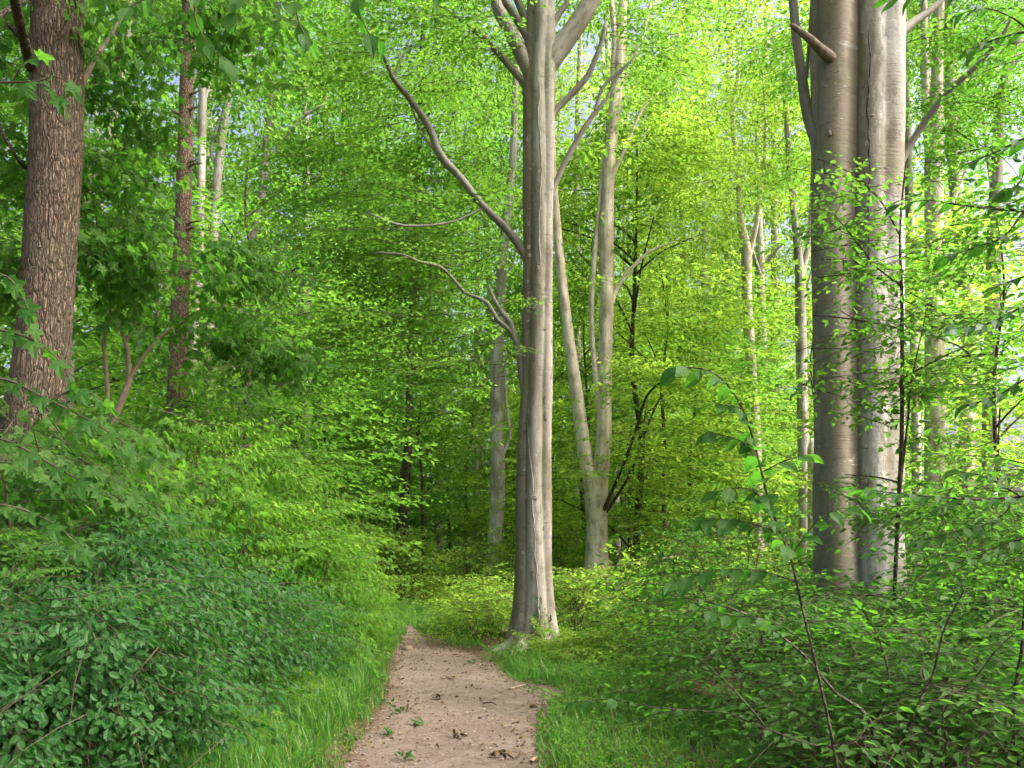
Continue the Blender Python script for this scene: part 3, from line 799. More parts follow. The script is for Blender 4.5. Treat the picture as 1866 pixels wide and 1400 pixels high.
# ---- the rough-barked maple on the left edge
D1 = 9.4
b1 = foot(20, D1)
t1 = tree_root("maple_tree", b1, "thick rough-barked brown trunk at the left edge rising out of the hedge")
P, R = pxline([(15, 1290, 155), (22, 1150, 130), (38, 980, 112), (52, 820, 102), (76, 640, 94), (90, 450, 93), (102, 250, 90), (105, 0, 87), (108, -250, 78), (112, -600, 55), (115, -1000, 20)], D1)
wood("trunk", [tube(P, R, 90, .05, .035, 5, 31, flare=.15)], b1, t1, M['maple'])
for i, r in enumerate([[(140, 165, 18, .1), (156, 140, 11, .1), (170, 110, 10, .15), (198, 72, 9, .25), (229, 20, 8, .4), (270, -60, 6, .6)],
                       [(70, 110, 16), (50, 85, 11), (28, 58, 10), (0, 28, 9), (-60, -40, 6)],
                       [(70, 310, 12, .1), (45, 305, 7, 0), (20, 270, 6, -.2), (-20, 200, 4, -.3)]]):
    limb_px(r, D1, b1, t1, [M['paletwig'], M['darkbark'], M['darkbark']][i], 130 + i)
rng = np.random.default_rng(101)
CL1 = [(230, 60, .5, 110, 50, 1.0, 16), (20, 80, .5, 60, 90, 1, 12), (260, 180, 1.5, 90, 50, 1, 14), (420, 60, 2.5, 120, 50, 1.2, 16), (250, 330, 1.2, 110, 50, 1, 18), (20, 300, .6, 50, 90, 1, 12), (300, 470, 1.5, 120, 45, 1, 18), (180, 430, 1.2, 50, 50, .8, 9),
       (470, 480, 3, 110, 40, 1, 14), (420, 590, 2.5, 110, 40, .8, 14), (15, 480, .3, 40, 60, .7, 9), (520, 640, 3, 70, 30, .8, 8), (260, 560, 2, 70, 30, .8, 6)]
L = [clump('maple', px, py, D1 + do, rx, ry, rd, n * 3, rng, 1.0, pitch=(-.45, .1)) for px, py, do, rx, ry, rd, n in CL1]
L.append(dome('far', b1 + [0, -1, 13.0], 7.0, 7.5, 4.5, 430, rng, 1.0, .3, 5))
crown_obj(merge_leafy(L), b1, t1, M['maple_leaf'])

# ---- the slender reddish trunk
D2 = 15.5
b2 = foot(312, D2)
t2 = tree_root("spruce_tree", b2, "slender reddish-brown scaly trunk standing in the hedge beside a pale thin beech")
P, R = pxline([(310, 1172, 46), (315, 1020, 40), (318, 900, 38), (322, 760, 37), (325, 640, 35), (330, 500, 31), (334, 380, 28), (338, 250, 26), (342, 100, 24), (344, 0, 22), (348, -250, 16), (352, -560, 6)], D2)
wood("trunk", [tube(P, R, 40, .06, .06, 6, 32)], b2, t2, M['pine'])
rng = np.random.default_rng(201)
for i in range(16):
    py = rng.uniform(60, 700); s = rng.choice([-1, 1]); cx = np.interp(py, [0, 380, 760, 1020], [344, 334, 322, 315]); w = np.interp(py, [0, 1000], [22, 40]) / 2
    limb_px([(cx + s * w * .6, py, 7, -.08), (cx + s * (w + 4), py - 3, 4, -.1), (cx + s * (w + rng.uniform(5, 22)), py - rng.uniform(0, 10), 2, -.12)], D2, b2, t2, M['pine'], 140 + i, 6, .05, name="dead_twig")
L = [dome('far', b2 + [0, 0, 14.5], 2.6, 2.6, 3.5, 45, rng, .8, .1, 5), clump('maple', 345, 800, D2 - 1.0, 25, 40, .3, 3, rng, .5)]
crown_obj(merge_leafy(L), b2, t2, M['maple_leaf'])

# ---- trees drawn by their trunks in the photograph: rows (px, py, width px) from the ground up
def slim_tree(name, label, d, rows, bark, limbs=(), top=None, seed=1, group=None, crown=None, leafm='beech_leaf', ns=18):
    b = foot(rows[0][0], d)
    r = tree_root(name, b, label, "tree", group)
    P, R = pxline(rows, d)
    P[0] = np.array([P[0][0], P[0][1], b[2] - .1])
    tp = P[-1]
    if top and tp[2] < top:
        P.append(np.array([tp[0] + .2, tp[1], (tp[2] + top) / 2])); R.append(R[-1] * .7)
        P.append(np.array([tp[0] + .3, tp[1] + .1, top])); R.append(R[-1] * .25)
    wood("trunk", [tube(P, R, ns, .16, .06, 3, seed, flare=.3)], b, r, M[bark])
    for i, l in enumerate(limbs):
        limb_px(l, d, b, r, M[bark], seed * 10 + i, 8, .2)
    if crown is not None:
        crown(b, r, M[leafm], np.random.default_rng(seed), P)
    return r

HC = []
for i in range(5):
    _q = np.random.default_rng(1200 + i)
    V, T, r_, m_ = dome('far', (0, 0, 0), 4, 4, 5, 330, _q, 1.0, .1, 6)
    HC.append([np_mesh("crown", V, T, [M[k], M['twig']], m_, {"rnd": r_}) for k in ('beech_leaf', 'bright_leaf')])
_hc = [0]
def high_crown(z0, z1, rad, n, sc=1.0, low=0, lowz=(3, 8)):
    def f(b, r, lm, rng, P):
        P = np.array(P)
        if low: zl = lowz[0]
        else: zl = z0
        zc = (zl + z1) / 2
        _hc[0] += 1
        o = link("crown", HC[_hc[0] % 5][1 if lm is M['bright_leaf'] else 0], r)
        o.location = (np.interp(zc, P[:, 2], P[:, 0]) - b[0], np.interp(zc, P[:, 2], P[:, 1]) - b[1], zc - b[2])
        o.scale = (rad / 4, rad / 4, (z1 - zl) / 10)
        o.rotation_euler.z = rng.uniform(0, 6.28)
    return f

slim_tree("oak_tree", "dark narrow trunk leaning over the far end of the path", 31, [(721, 1095, 24), (727, 1010, 19), (733, 940, 17), (741, 850, 16), (746, 760, 14), (747, 660, 13), (753, 520, 12), (760, 364, 12), (768, 165, 11), (771, 60, 9)], 'darkbark',
          [[(746, 700, 6), (770, 640, 4), (800, 600, 2)], [(764, 260, 6), (790, 190, 4), (830, 150, 2)]], 22, 3, crown=high_crown(12, 24, 3.6, 80, 1, 16, (5, 12)))
slim_tree("beech_tree", "straight grey beech just behind the fluted beech with a thin crooked side shoot", 28, [(893, 1100, 34), (897, 1050, 30), (904, 950, 28), (907, 870, 27), (906, 770, 25), (905, 666, 23), (911, 560, 19), (914, 490, 17), (925, 380, 15), (934, 300, 14), (940, 150, 12)], 'beech',
          [[(915, 830, 8), (928, 800, 7), (926, 765, 6), (922, 730, 6), (920, 690, 5), (922, 640, 3)], [(912, 520, 6), (935, 480, 4), (942, 420, 3)]], 23, 4, crown=high_crown(13, 25, 3.6, 80, 1, 10, (8, 13)))
slim_tree("beech_tree", "thin pale beech close behind the reddish scaly trunk", 22, [(338, 1110, 22), (342, 880, 18), (346, 803, 16), (352, 645, 15), (362, 510, 15), (367, 309, 15), (371, 100, 14), (374, -40, 12)], 'beech', [[(369, 200, 7), (390, 120, 5), (420, 50, 3)]], 20, 5, crown=high_crown(13, 23, 3, 60))
slim_tree("beech_tree", "leaning pale beech stem with a crooked dark limb right of the reddish trunk", 26, [(372, 1105, 18), (380, 700, 16), (388, 480, 16), (396, 326, 16), (408, 230, 14), (418, 150, 12), (430, 20, 9)], 'beech', [[(398, 310, 9), (385, 270, 7), (412, 190, 7), (414, 150, 7), (400, 125, 6), (385, 100, 4)]], 22, 6, crown=high_crown(15, 25, 3, 60))
slim_tree("beech_tree", "pale beech bending right whose top stands against the bright sky gap", 30, [(385, 1100, 26), (397, 850, 22), (417, 707, 19), (440, 560, 17), (462, 440, 16), (477, 363, 15), (488, 240, 15), (494, 155, 14), (500, 20, 11)], 'beech', [[(484, 290, 9), (510, 270, 8), (545, 220, 6), (590, 190, 4)], [(492, 190, 7), (520, 130, 5), (540, 60, 3)]], 24, 7, crown=high_crown(17, 27, 3.2, 50))
slim_tree("beech_tree", "bluish grey stem half hidden behind the thick rough-barked trunk", 18, [(118, 1150, 22), (122, 900, 19), (127, 680, 16), (132, 550, 15), (140, 400, 14), (175, 320, 14), (209, 202, 14), (230, 86, 13), (250, -20, 10)], 'beech', (), 18, 8, crown=high_crown(11, 20, 3, 50, 1, 10, (4, 10)))
slim_tree("beech_tree", "straight tan beech stem forking high between forked beech and massive beech", 32, [(1385, 1090, 22), (1378, 820, 20), (1369, 666, 19), (1361, 540, 18), (1360, 460, 19), (1350, 400, 13), (1345, 330, 10), (1335, 200, 9)], 'beech_warm', [[(1362, 480, 11), (1378, 410, 10), (1386, 350, 8), (1395, 250, 6), (1390, 120, 4)]], 20, 9, crown=high_crown(14, 26, 3.4, 80), leafm='bright_leaf')
slim_tree("beech_tree", "grey beech stem forking beside the left edge of the massive beech", 30, [(1470, 1095, 24), (1464, 800, 21), (1461, 680, 20), (1459, 560, 19), (1457, 490, 17), (1448, 400, 12), (1438, 300, 10), (1430, 150, 8)], 'beech', [[(1460, 500, 12), (1474, 440, 10), (1480, 340, 8), (1484, 200, 6)], [(1464, 560, 6), (1480, 490, 4), (1500, 450, 3)]], 20, 10, crown=high_crown(14, 25, 3.2, 70), leafm='bright_leaf')
slim_tree("beech_tree", "pale beech right behind the massive beech forking near the picture's top", 18, [(1700, 1150, 38), (1702, 960, 34), (1703, 790, 33), (1703, 560, 32), (1702, 320, 33), (1703, 240, 30), (1708, 120, 19), (1712, 0, 17), (1716, -120, 14)], 'beech_warm', [[(1697, 300, 20), (1688, 220, 16), (1686, 120, 14), (1683, 0, 12), (1675, -120, 8)], [(1712, 420, 10), (1735, 370, 7), (1760, 310, 5), (1775, 260, 3)]], 17, 11, crown=high_crown(11, 19, 2.5, 60), leafm='beech_leaf')
slim_tree("beech_tree", "tan leaning trunk second behind the massive beech near the bright gap", 24, [(1752, 1120, 32), (1756, 968, 29), (1766, 640, 27), (1758, 480, 25), (1742, 340, 24), (1735, 240, 22), (1730, 100, 18), (1728, -20, 14)], 'beech_warm', [[(1740, 340, 10), (1765, 260, 7), (1800, 180, 5)]], 19, 12, crown=high_crown(13, 21, 2.3, 55))
slim_tree("beech_tree", "slanting pale beech at the upper right corner", 20, [(1800, 1140, 30), (1806, 700, 26), (1812, 420, 24), (1822, 220, 20), (1834, 137, 19), (1860, 60, 18), (1890, -40, 14)], 'beech', [[(1815, 380, 10), (1800, 290, 8), (1790, 200, 6)]], 17, 13, crown=high_crown(11, 19, 2.3, 45))
slim_tree("beech_tree", "thin stem seen close along the right flank of the massive beech", 26, [(1672, 1110, 18), (1668, 700, 16), (1656, 320, 15), (1652, 180, 14), (1650, 40, 12)], 'beech', (), 20, 14, crown=high_crown(13, 22, 2.8, 40))
slim_tree("tree_snag", "broken tan snag stump standing left of the massive beech", 27, [(1486, 1105, 30), (1484, 940, 24), (1482, 850, 20), (1480, 818, 17), (1482, 800, 9)], 'beech_warm', (), None, 15)
for i, (px, d, w, bark, lab) in enumerate([
    (596, 44, 11, 'pine', "thin straight pinkish pine stem in the deep wood, leftmost of three"),
    (637, 47, 11, 'pine', "thin straight pinkish pine stem in the deep wood, middle of three"),
    (657, 52, 9, 'pine', "thin straight pinkish pine stem in the deep wood, rightmost of three"),
    (868, 42, 11, 'beech', "very thin pale stem left of the straight grey beech"),
    (1045, 40, 12, 'beech', "very thin pale stem between the fluted and the forked beech"),
    (1125, 42, 13, 'beech', "very thin pale stem close right of the forked beech"),
    (1285, 46, 12, 'beech', "slim pale stem in the bright wood right of the forked beech"),
    (1322, 52, 13, 'beech', "slim pale stem left of the straight tan beech stem"),
    (1412, 48, 13, 'beech', "slim pale stem right of the straight tan beech stem"),
    (1240, 55, 13, 'beech', "farthest slim pale stem in the bright wood"),
    (560, 40, 15, 'beech', "grey far stem left of the three pinkish pine stems"),
    (205, 30, 16, 'darkbark', "dark far stem behind the forked pale shrub"),
]):
    rr = np.random.default_rng(800 + i)
    h = rr.uniform(-40, 40)
    slim_tree("pine_tree" if bark == 'pine' else "beech_tree", lab, d, [(px, HY + EYE * F / d, w * 1.3), (px + h * .15, 800, w), (px + h * .3, 550, w * .9), (px + h * .2, 300, w * .85), (px + h * .5, 50, w * .7)], bark, (), 22 + d * .15, 30 + i, ns=10,
              crown=high_crown(14, 24 + d * .12, 3.2, 60, 1.1, 22, (4, 15)), leafm='bright_leaf' if px > 1000 else 'beech_leaf')

# ---- the wood behind: whole trees and saplings, built once each and set out as copies
def proto_tree(seed, h, rad, z0, n, trunk_r, bark, leafm, kind='far'):
    rng = np.random.default_rng(seed)
    P = [np.array([rng.normal(0, .12) * (k > 0), rng.normal(0, .12) * (k > 0), h * k / 6 - (.15 if k == 0 else 0)]) for k in range(7)]
    parts = [tube(P, [trunk_r * (1 - .14 * k) for k in range(7)], 12, .5, .06, 2, seed, flare=.35)]
    for k in range(9):
        z = rng.uniform(z0 + .5, h * .85); a = rng.uniform(0, 6.28); l = rad * rng.uniform(.5, .9)
        o = np.array([np.interp(z, [p[2] for p in P], [p[0] for p in P]), np.interp(z, [p[2] for p in P], [p[1] for p in P]), z])
        v = np.array([math.cos(a), math.sin(a), 0])
        parts.append(tube([o, o + v * l * .4 + [0, 0, l * .35], o + v * l + [0, 0, l * .6]], [trunk_r * .32, trunk_r * .2, .015], 6, .5, .05, 2, seed + k))
    V, T, B = join(parts)
    tm = np_mesh("trunk", V, T, M[bark], attrs={"bark": B}, smooth=True)
    n_keep = n; n = n * 3
    zz = rng.uniform(z0, h * 1.02, n); t = (zz - z0) / (h * 1.02 - z0)
    zz = np.round(zz / .9) * .9 + rng.normal(0, .13, n)
    R = rad * (.45 + 1.3 * t * (1 - t) + .3 * (1 - t)) * np.clip((1.04 - t) * 4, .15, 1)
    a = rng.uniform(0, 6.28, n); r = R * np.sqrt(rng.uniform(.06, 1, n))
    pos = np.stack([r * np.cos(a), r * np.sin(a), zz], -1)
    k = sines(pos * [1, 1, 1.3], .75 if h > 15 else 1.2, seed, 2) > rng.uniform(-.25, .35, n)
    k = np.concatenate([np.nonzero(k)[0], np.nonzero(~k)[0]])[:n_keep]
    pos, a = pos[k], a[k]; n = len(k)
    V, T, rn, mi = sprays(kind, pos, a + rng.normal(0, .4, n), rng.uniform(-.18, .15, n), rng.normal(0, .14, n), rng.uniform(.75, 1.25, n), rng)
    cm = np_mesh("crown", V, T, [M[leafm], M['twig']], mi, {"rnd": rn})
    return tm, cm

PROTO = {'tall': [proto_tree(900 + i, 25 + 2 * i, 4.6 + .3 * i, 2.5, 420, .22 + .03 * i, 'beech', ['maple_leaf', 'bright_leaf', 'beech_leaf', 'bright_leaf'][i], 'vfar') for i in range(4)],
         'under': [proto_tree(950 + i, 6.5 + 2.2 * i, 2.4 + .3 * i, .6, 130 + 50 * i, .06 + .02 * i, 'darkbark', ['beech_leaf', 'bright_leaf', 'beech_leaf', 'bright_leaf'][i]) for i in range(4)]}
ZONES = [(120, "behind the rough-barked trunk"), (330, "between the two brown trunks"), (560, "right of the reddish scaly trunk"), (720, "left of the dark leaning trunk"), (900, "right of the dark leaning trunk"), (1000, "behind the fluted beech"),
         (1150, "behind the forked beech"), (1360, "right of the forked beech"), (1490, "left of the massive beech"), (1660, "behind the massive beech"), (9999, "right of the massive beech")]
ORD = ["nearest", "second nearest", "third nearest", "fourth nearest", "fifth nearest", "sixth nearest", "seventh nearest", "eighth nearest", "ninth nearest", "tenth nearest"]

def put(kind, k, x, y, s, rz, name, label, group):
    tm, cm = PROTO[kind][k]
    b = (x, y, g0(x, y))
    r = empty(name, b, label, "tree" if kind == 'tall' else "sapling", group)
    r.rotation_euler.z = rz; r.scale = (s, s, s)
    link("trunk", tm, r); link("crown", cm, r)
    return r

def set_out(kind, spots, name, what, group, rng, jit, s0, s1):
    cnt = {}
    for i, (x, y) in enumerate(sorted(spots, key=lambda q: q[1])):
        px = CX + x / y * F
        zone = next(z for lim, z in ZONES if px < lim)
        cnt[zone] = cnt.get(zone, 0) + 1
        k = ((2, 2, 0) if kind == 'tall' else (2, 0, 2))[i % 3] if px < 900 else (1, 3, 2, 1)[i % 4]
        put(kind, k, x + rng.normal(0, jit), y + rng.normal(0, jit), rng.uniform(s0, s1), rng.uniform(0, 6.28), name, what + " " + zone + ", " + ORD[cnt[zone] - 1] + " of them", group)

rng = np.random.default_rng(77)
TALLS = [(-26, 34), (-20, 42), (-13, 38), (-17, 52), (-9, 48), (-5, 56), (-1, 44), (3, 60), (6, 46), (10, 54), (13, 42), (17, 58), (20, 48), (-29, 48), (-23, 62), (-12, 66), (1, 72), (9, 70), (16, 74), (26, 66), (-34, 58), (-4, 78), (-18, 76), (-30, 74), (24, 56), (-14, 28), (-20, 30),
         (-8, 62), (5, 84), (13, 88), (-25, 86), (-10, 92), (20, 90)]
set_out('tall', TALLS, "beech_tree", "tall leafy beech far", "tall beeches far behind the path", rng, .6, .9, 1.15)
UNDERS = [(-9.5, 19), (-7.4, 32), (-11, 26), (-8.6, 27), (-3.2, 33), (-.6, 34), (2.6, 33), (4.5, 29), (7.2, 35), (11.2, 33), (5.8, 36), (9, 38), (12.5, 36), (-7, 34), (-10.5, 36), (-14, 24), (-2, 42), (1.5, 40), (14.5, 40), (-5, 40), (11.5, 21), (-12, 17), (-8.8, 16.2), (-6.6, 21), (3.4, 27.5),
          (-8, 44), (-12.5, 45), (4, 46), (8, 47), (12, 48), (-16, 40), (16, 33), (0, 50), (-4, 51), (6, 41), (-18, 35), (10.5, 43), (8.6, 15.5), (18, 38), (-6, 58), (-13, 58), (2, 57), (9, 58), (15, 52), (-20, 52), (-2.5, 62), (5.5, 64)]
set_out('under', UNDERS, "beech_sapling", "young leafy beech", "young beeches in the undergrowth", rng, .3, .8, 1.15)

# ------------------------------------------------------------------ shrubs: hedge on the left, young beech scrub on the right
def proto_shrub(seed, kind, leafm, h, r, n, stems=9, layered=False, fill=.45, stemmat='stem', pitch=(-.7, .35), sc=1.0):
    rng = np.random.default_rng(seed)
    q = unit(rng.normal(size=(n, 3))); q[:, 2] = np.where(q[:, 2] < -.55, -q[:, 2], q[:, 2])
    rad = rng.uniform(fill ** 3, 1, (n, 1)) ** (1 / 3)
    lump = 1 + .26 * sines(q, 3.0, seed, 2)[:, None]
    pos = q * rad * lump * [r, r, h * .52] + [0, 0, h * .47]
    if layered:
        pos[:, 2] = np.round(pos[:, 2] / .16) * .16 + rng.normal(0, .025, n)
    a = np.arctan2(q[:, 1], q[:, 0]) + rng.normal(0, .5, n)
    pos = pos - np.stack([np.cos(a), np.sin(a), a * 0], -1) * .3 * sc
    pos[:, 2] = np.maximum(pos[:, 2], .08)
    V, T, rn, mi = sprays(kind, pos, a, rng.uniform(*pitch, n), rng.normal(0, .3, n), rng.uniform(.75, 1.2, n) * sc, rng)
    cm = np_mesh("foliage", V, T, [M[leafm], M['twig']], mi, {"rnd": rn})
    sm = []
    for k in range(stems):
        an = k * 2.4 + rng.normal(0, .3); rr = r * rng.uniform(.3, .85); hh = h * rng.uniform(.6, .95)
        v = np.array([math.cos(an), math.sin(an), 0])
        P = [v * .06 + [0, 0, -.08], v * rr * .3 + [rng.normal(0, .05), rng.normal(0, .05), hh * .4], v * rr * .7 + [rng.normal(0, .06), rng.normal(0, .06), hh * .78], v * rr * 1.05 + [0, 0, hh]]
        V, T, B = tube(P, np.array([.016, .012, .008, .003]) * (.7 + .25 * h), 6, .16, .1, 6, seed + k)
        sm.append(np_mesh("stem", V, T, M[stemmat], attrs={"bark": B}, smooth=True))
    return cm, sm

def put_shrub(proto, x, y, s, rz, name, label, cat="shrub", group=None, sz=None):
    cm, sm = proto
    r = empty(name, (x, y, g0(x, y)), label, cat, group)
    r.rotation_euler.z = rz; r.scale = (s, s, sz or s)
    for m in sm: link("stem", m, r)
    link("foliage", cm, r)
    return r

HEDGE = [proto_shrub(300 + i, 'shrub', 'shrub_leaf', 1.5, .95, 330, 8, stemmat='stem') for i in range(3)]
HTALL = [proto_shrub(310 + i, 'shrub', 'maple_leaf', 2.8, 1.15, 400, 9, stemmat='stem') for i in range(2)]
HMAPLE = [proto_shrub(320 + i, 'maple', 'maple_leaf', 3.0, 1.1, 150, 6, stemmat='stem', pitch=(-.8, .1)) for i in range(2)]
HBRIGHT = [proto_shrub(330 + i, 'shrub', 'hedge_leaf', 2.2, 1.1, 270, 8, stemmat='stem', sc=1.25) for i in range(2)]
hedge = [
    # x, y, proto list, index, scale, z scale, label
    (-2.55, 5.0, HEDGE, 0, 1.0, .9, "low glossy dark green hedge shrub in the bottom left corner of the picture"),
    (-2.75, 6.2, HEDGE, 1, 1.05, 1.0, "glossy small-leaved hedge shrub beside the grass, second from the bottom left corner"),
    (-2.80, 7.4, HEDGE, 2, 1.05, 1.05, "glossy small-leaved hedge shrub beside the grass, third from the bottom left corner"),
    (-2.80, 8.7, HEDGE, 0, 1.0, .85, "glossy small-leaved hedge shrub beside the grass, fourth from the bottom left corner"),
    (-2.70, 9.9, HEDGE, 1, .9, .75, "glossy small-leaved hedge shrub beside the grass, next before the bright end bush"),
    (-3.6, 5.9, HTALL, 0, .85, .75, "tall dark green hedge shrub at the left edge under the rough-barked trunk"),
    (-4.3, 7.3, HTALL, 1, .95, .85, "tall dark green hedge shrub in front of the rough-barked trunk"),
    (-4.0, 8.8, HTALL, 0, 1.0, .9, "tall hedge shrub with dull green leaves right of the rough-barked trunk"),
    (-3.7, 10.6, HBRIGHT, 1, 1.15, 1.15, "tall bright green hedge shrub before the reddish scaly trunk"),
    (-5.3, 11.4, HTALL, 0, 1.1, 1.05, "tall hedge shrub left of the reddish scaly trunk"),
    (-2.75, 11.4, HBRIGHT, 0, 1.05, .9, "bright yellow-green bush where the hedge ends at the path bend"),
    (-3.7, 12.4, HBRIGHT, 1, 1.15, 1.25, "tall bright green bush behind the end of the hedge"),
    (-4.9, 13.4, HBRIGHT, 0, 1.2, 1.5, "sunlit bush with feathery yellow-green top next to the reddish trunk"),
    (-2.55, 13.2, HBRIGHT, 1, .8, .7, "small yellow-green bush leaning over the path bend"),
    (-2.25, 6.7, HBRIGHT, 0, .42, .42, "small light green shoot poking out of the dark hedge, nearer of two"),
    (-2.35, 8.2, HBRIGHT, 1, .5, .45, "small light green shoot poking out of the dark hedge, farther of two"),
    (-3.6, 6.6, HMAPLE, 0, .95, .97, "young maple with drooping lobed leaves in the hedge at the left edge"),
    (-5.3, 8.5, HMAPLE, 1, 1.0, 1.05, "young maple with lobed leaves growing against the rough-barked trunk"),
    (-5.0, 9.9, HMAPLE, 0, 1.0, 1.05, "young maple with lobed leaves between the rough and the reddish trunk"),
]
rng = np.random.default_rng(41)
for i, (x, y, pl_, k, s, sz, lab) in enumerate(hedge):
    put_shrub(pl_[k], x, y, s, rng.uniform(0, 6.28), "maple_sapling" if pl_ is HMAPLE else "hedge_shrub", lab, "sapling" if pl_ is HMAPLE else "shrub", sz=s * sz)

SCRUB = [proto_shrub(350 + i, 'beechm', 'scrub_leaf', 1.5, 1.0, 100, 9, layered=True, fill=.3, stemmat='stem', pitch=(-.25, .25)) for i in range(4)]
SCRUBB = [proto_shrub(360 + i, 'beechm', 'bright_leaf', 1.1, .85, 90, 7, layered=True, fill=.3, stemmat='stem', pitch=(-.2, .3)) for i in range(3)]
scrub = [
    (2.35, 5.0, 0, .85, .75, "dark young beech scrub at the bottom right, nearest to the path"),
    (3.4, 5.1, 1, .9, .8, "dark young beech scrub in the bottom right corner of the picture"),
    (2.5, 6.3, 2, .9, .75, "spreading beech scrub behind the long arching shoot"),
    (3.7, 6.6, 3, 1.0, .75, "dark beech scrub below the massive beech near the picture's right edge"),
    (2.1, 7.8, 1, .85, .95, "open beech scrub left of the massive beech beside the grass"),
    (3.2, 8.2, 0, 1.0, .9, "beech scrub right in front of the massive beech's foot"),
    (4.6, 8.0, 2, 1.1, 1.0, "tall beech scrub at the right edge in front of the massive beech"),
    (2.6, 9.7, 3, .95, 1.0, "beech scrub touching the left foot of the massive beech"),
    (5.6, 9.6, 1, 1.2, 1.4, "tall beech scrub right of the massive beech"),
    (2.9, 11.8, 2, 1.1, 1.2, "light green beech scrub behind the massive beech's left flank"),
    (5.6, 12.2, 0, 1.2, 1.4, "beech scrub behind the massive beech's right flank"),
    (7.2, 12.5, 3, 1.2, 1.4, "beech scrub under the bright gap at the right edge"),
]
for i, (x, y, k, s, sz, lab) in enumerate(scrub):
    put_shrub(SCRUB[k], x, y, s, rng.uniform(0, 6.28), "beech_scrub", lab, "shrub", sz=s * sz)
brights = [
    (-.55, 15.6, 0, .85, 1.0, "yellow-green beech bush left of the fluted beech's foot"),
    (-.35, 16.8, 1, .9, 1.15, "yellow-green bush behind the left foot of the fluted beech"),
    (1.2, 16.6, 2, 1.0, 1.1, "yellow-green bush right behind the fluted beech"),
    (2.3, 17.6, 0, 1.1, 1.2, "yellow-green bush in front of the forked beech's foot"),
    (2.4, 14.6, 1, 1.0, 1.0, "bright beech bush in the clearing right of the fluted beech"),
    (3.6, 16.0, 2, 1.1, 1.2, "bright beech bush left of the massive beech in the distance"),
    (4.6, 19.0, 0, 1.2, 1.4, "bright bush before the broken tan snag"),
    (1.45, 12.2, 1, .75, .6, "low light green bush at the grass right of the fluted beech"),
    (-3.0, 24.5, 2, 1.0, .8, "low green bush behind the grass where the path disappears"),
    (-1.2, 25.5, 0, 1.2, 1.5, "light green bush before the foot of the straight grey beech"),
    (-3.6, 28.0, 1, 1.3, 1.6, "green bush at the foot of the dark narrow leaning trunk"),
    (1.3, 28.0, 2, 1.3, 1.7, "green bush in the deep wood between the fluted and the forked beech"),
    (-5.4, 27.0, 0, 1.4, 1.8, "green bush in the deep wood beyond the end of the hedge"),
    (-.2, 30.5, 2, 1.4, 1.9, "taller green bush in the deep wood behind the fluted beech"),
    (-1.0, 22.5, 1, 1.0, .8, "low green bush behind the yellow-green bush at the bend"),
]
for i, (x, y, k, s, sz, lab) in enumerate(brights):
    put_shrub(SCRUBB[k], x, y, s, rng.uniform(0, 6.28), "beech_bush", lab, "shrub", sz=s * sz)

# ---- the pale multi-stemmed shrub left of the reddish trunk
d14 = 11.5
b14 = foot(180, d14)
t14 = tree_root("elder_shrub", b14, "pale forked many-stemmed small tree between the two brown trunks", "shrub")
for i, r in enumerate([
    [(165, 1200, 16), (185, 855, 14), (207, 770, 13), (228, 715, 12), (236, 688, 11), (232, 640, 9), (229, 625, 8), (212, 580, 7), (199, 553, 6), (195, 495, 5), (197, 400, 3)],
    [(236, 690, 10), (258, 655, 8), (285, 622, 7), (310, 600, 5), (345, 580, 3)],
    [(285, 622, 5), (286, 590, 5), (290, 550, 4), (296, 500, 2)],
    [(229, 625, 6), (245, 590, 5), (270, 560, 4), (310, 520, 2)],
    [(207, 770, 9), (197, 730, 8), (195, 690, 8), (190, 640, 7), (188, 625, 7), (196, 590, 5), (202, 560, 4), (206, 500, 2)],
]):
    limb_px(r, d14, b14, t14, M['paletwig'], 160 + i, 8, .08, name="stem")
rng = np.random.default_rng(1401)
crown_obj(merge_leafy([clump('maple', px, py, d14 + do, rx, ry, .7, n, rng, .9, pitch=(-.5, .1)) for px, py, do, rx, ry, n in [(200, 470, .3, 60, 40, 10), (340, 520, .2, 60, 40, 10), (260, 430, .6, 60, 40, 10), (420, 690, 0, 60, 35, 10), (350, 640, -.3, 40, 25, 5), (120, 560, .4, 40, 40, 6)]]), b14, t14, M['maple_leaf'], "foliage")

# ---- the thin sapling in front of the massive beech
ds = 8.4
bs = foot(1632, ds)
ts = tree_root("beech_sapling", bs, "thin grey beech sapling with light leaves growing right before the massive beech", "sapling")
for i, r in enumerate([
    [(1632, 1330, 9), (1630, 1112, 8), (1636, 947, 8), (1643, 800, 8), (1644, 640, 7), (1643, 530, 6), (1640, 420, 4), (1650, 300, 3)],
    [(1628, 1100, 5), (1640, 900, 5), (1655, 760, 4), (1660, 700, 3), (1690, 560, 2)],
    [(1643, 690, 4), (1690, 665, 4), (1740, 640, 3), (1775, 628, 2)],
    [(1644, 600, 4), (1600, 590, 3), (1540, 580, 3), (1480, 575, 2)],
    [(1643, 520, 4), (1600, 490, 3), (1560, 440, 3), (1520, 390, 2)],
    [(1640, 430, 3), (1600, 360, 3), (1540, 310, 2), (1490, 290, 2)],
    [(1640, 880, 4), (1600, 870, 3), (1540, 865, 2)],
]):
    limb_px(r, ds, bs, ts, M['darkbark'], 180 + i, 7, .1, name="stem" if i < 2 else "twig")
rng = np.random.default_rng(1501)
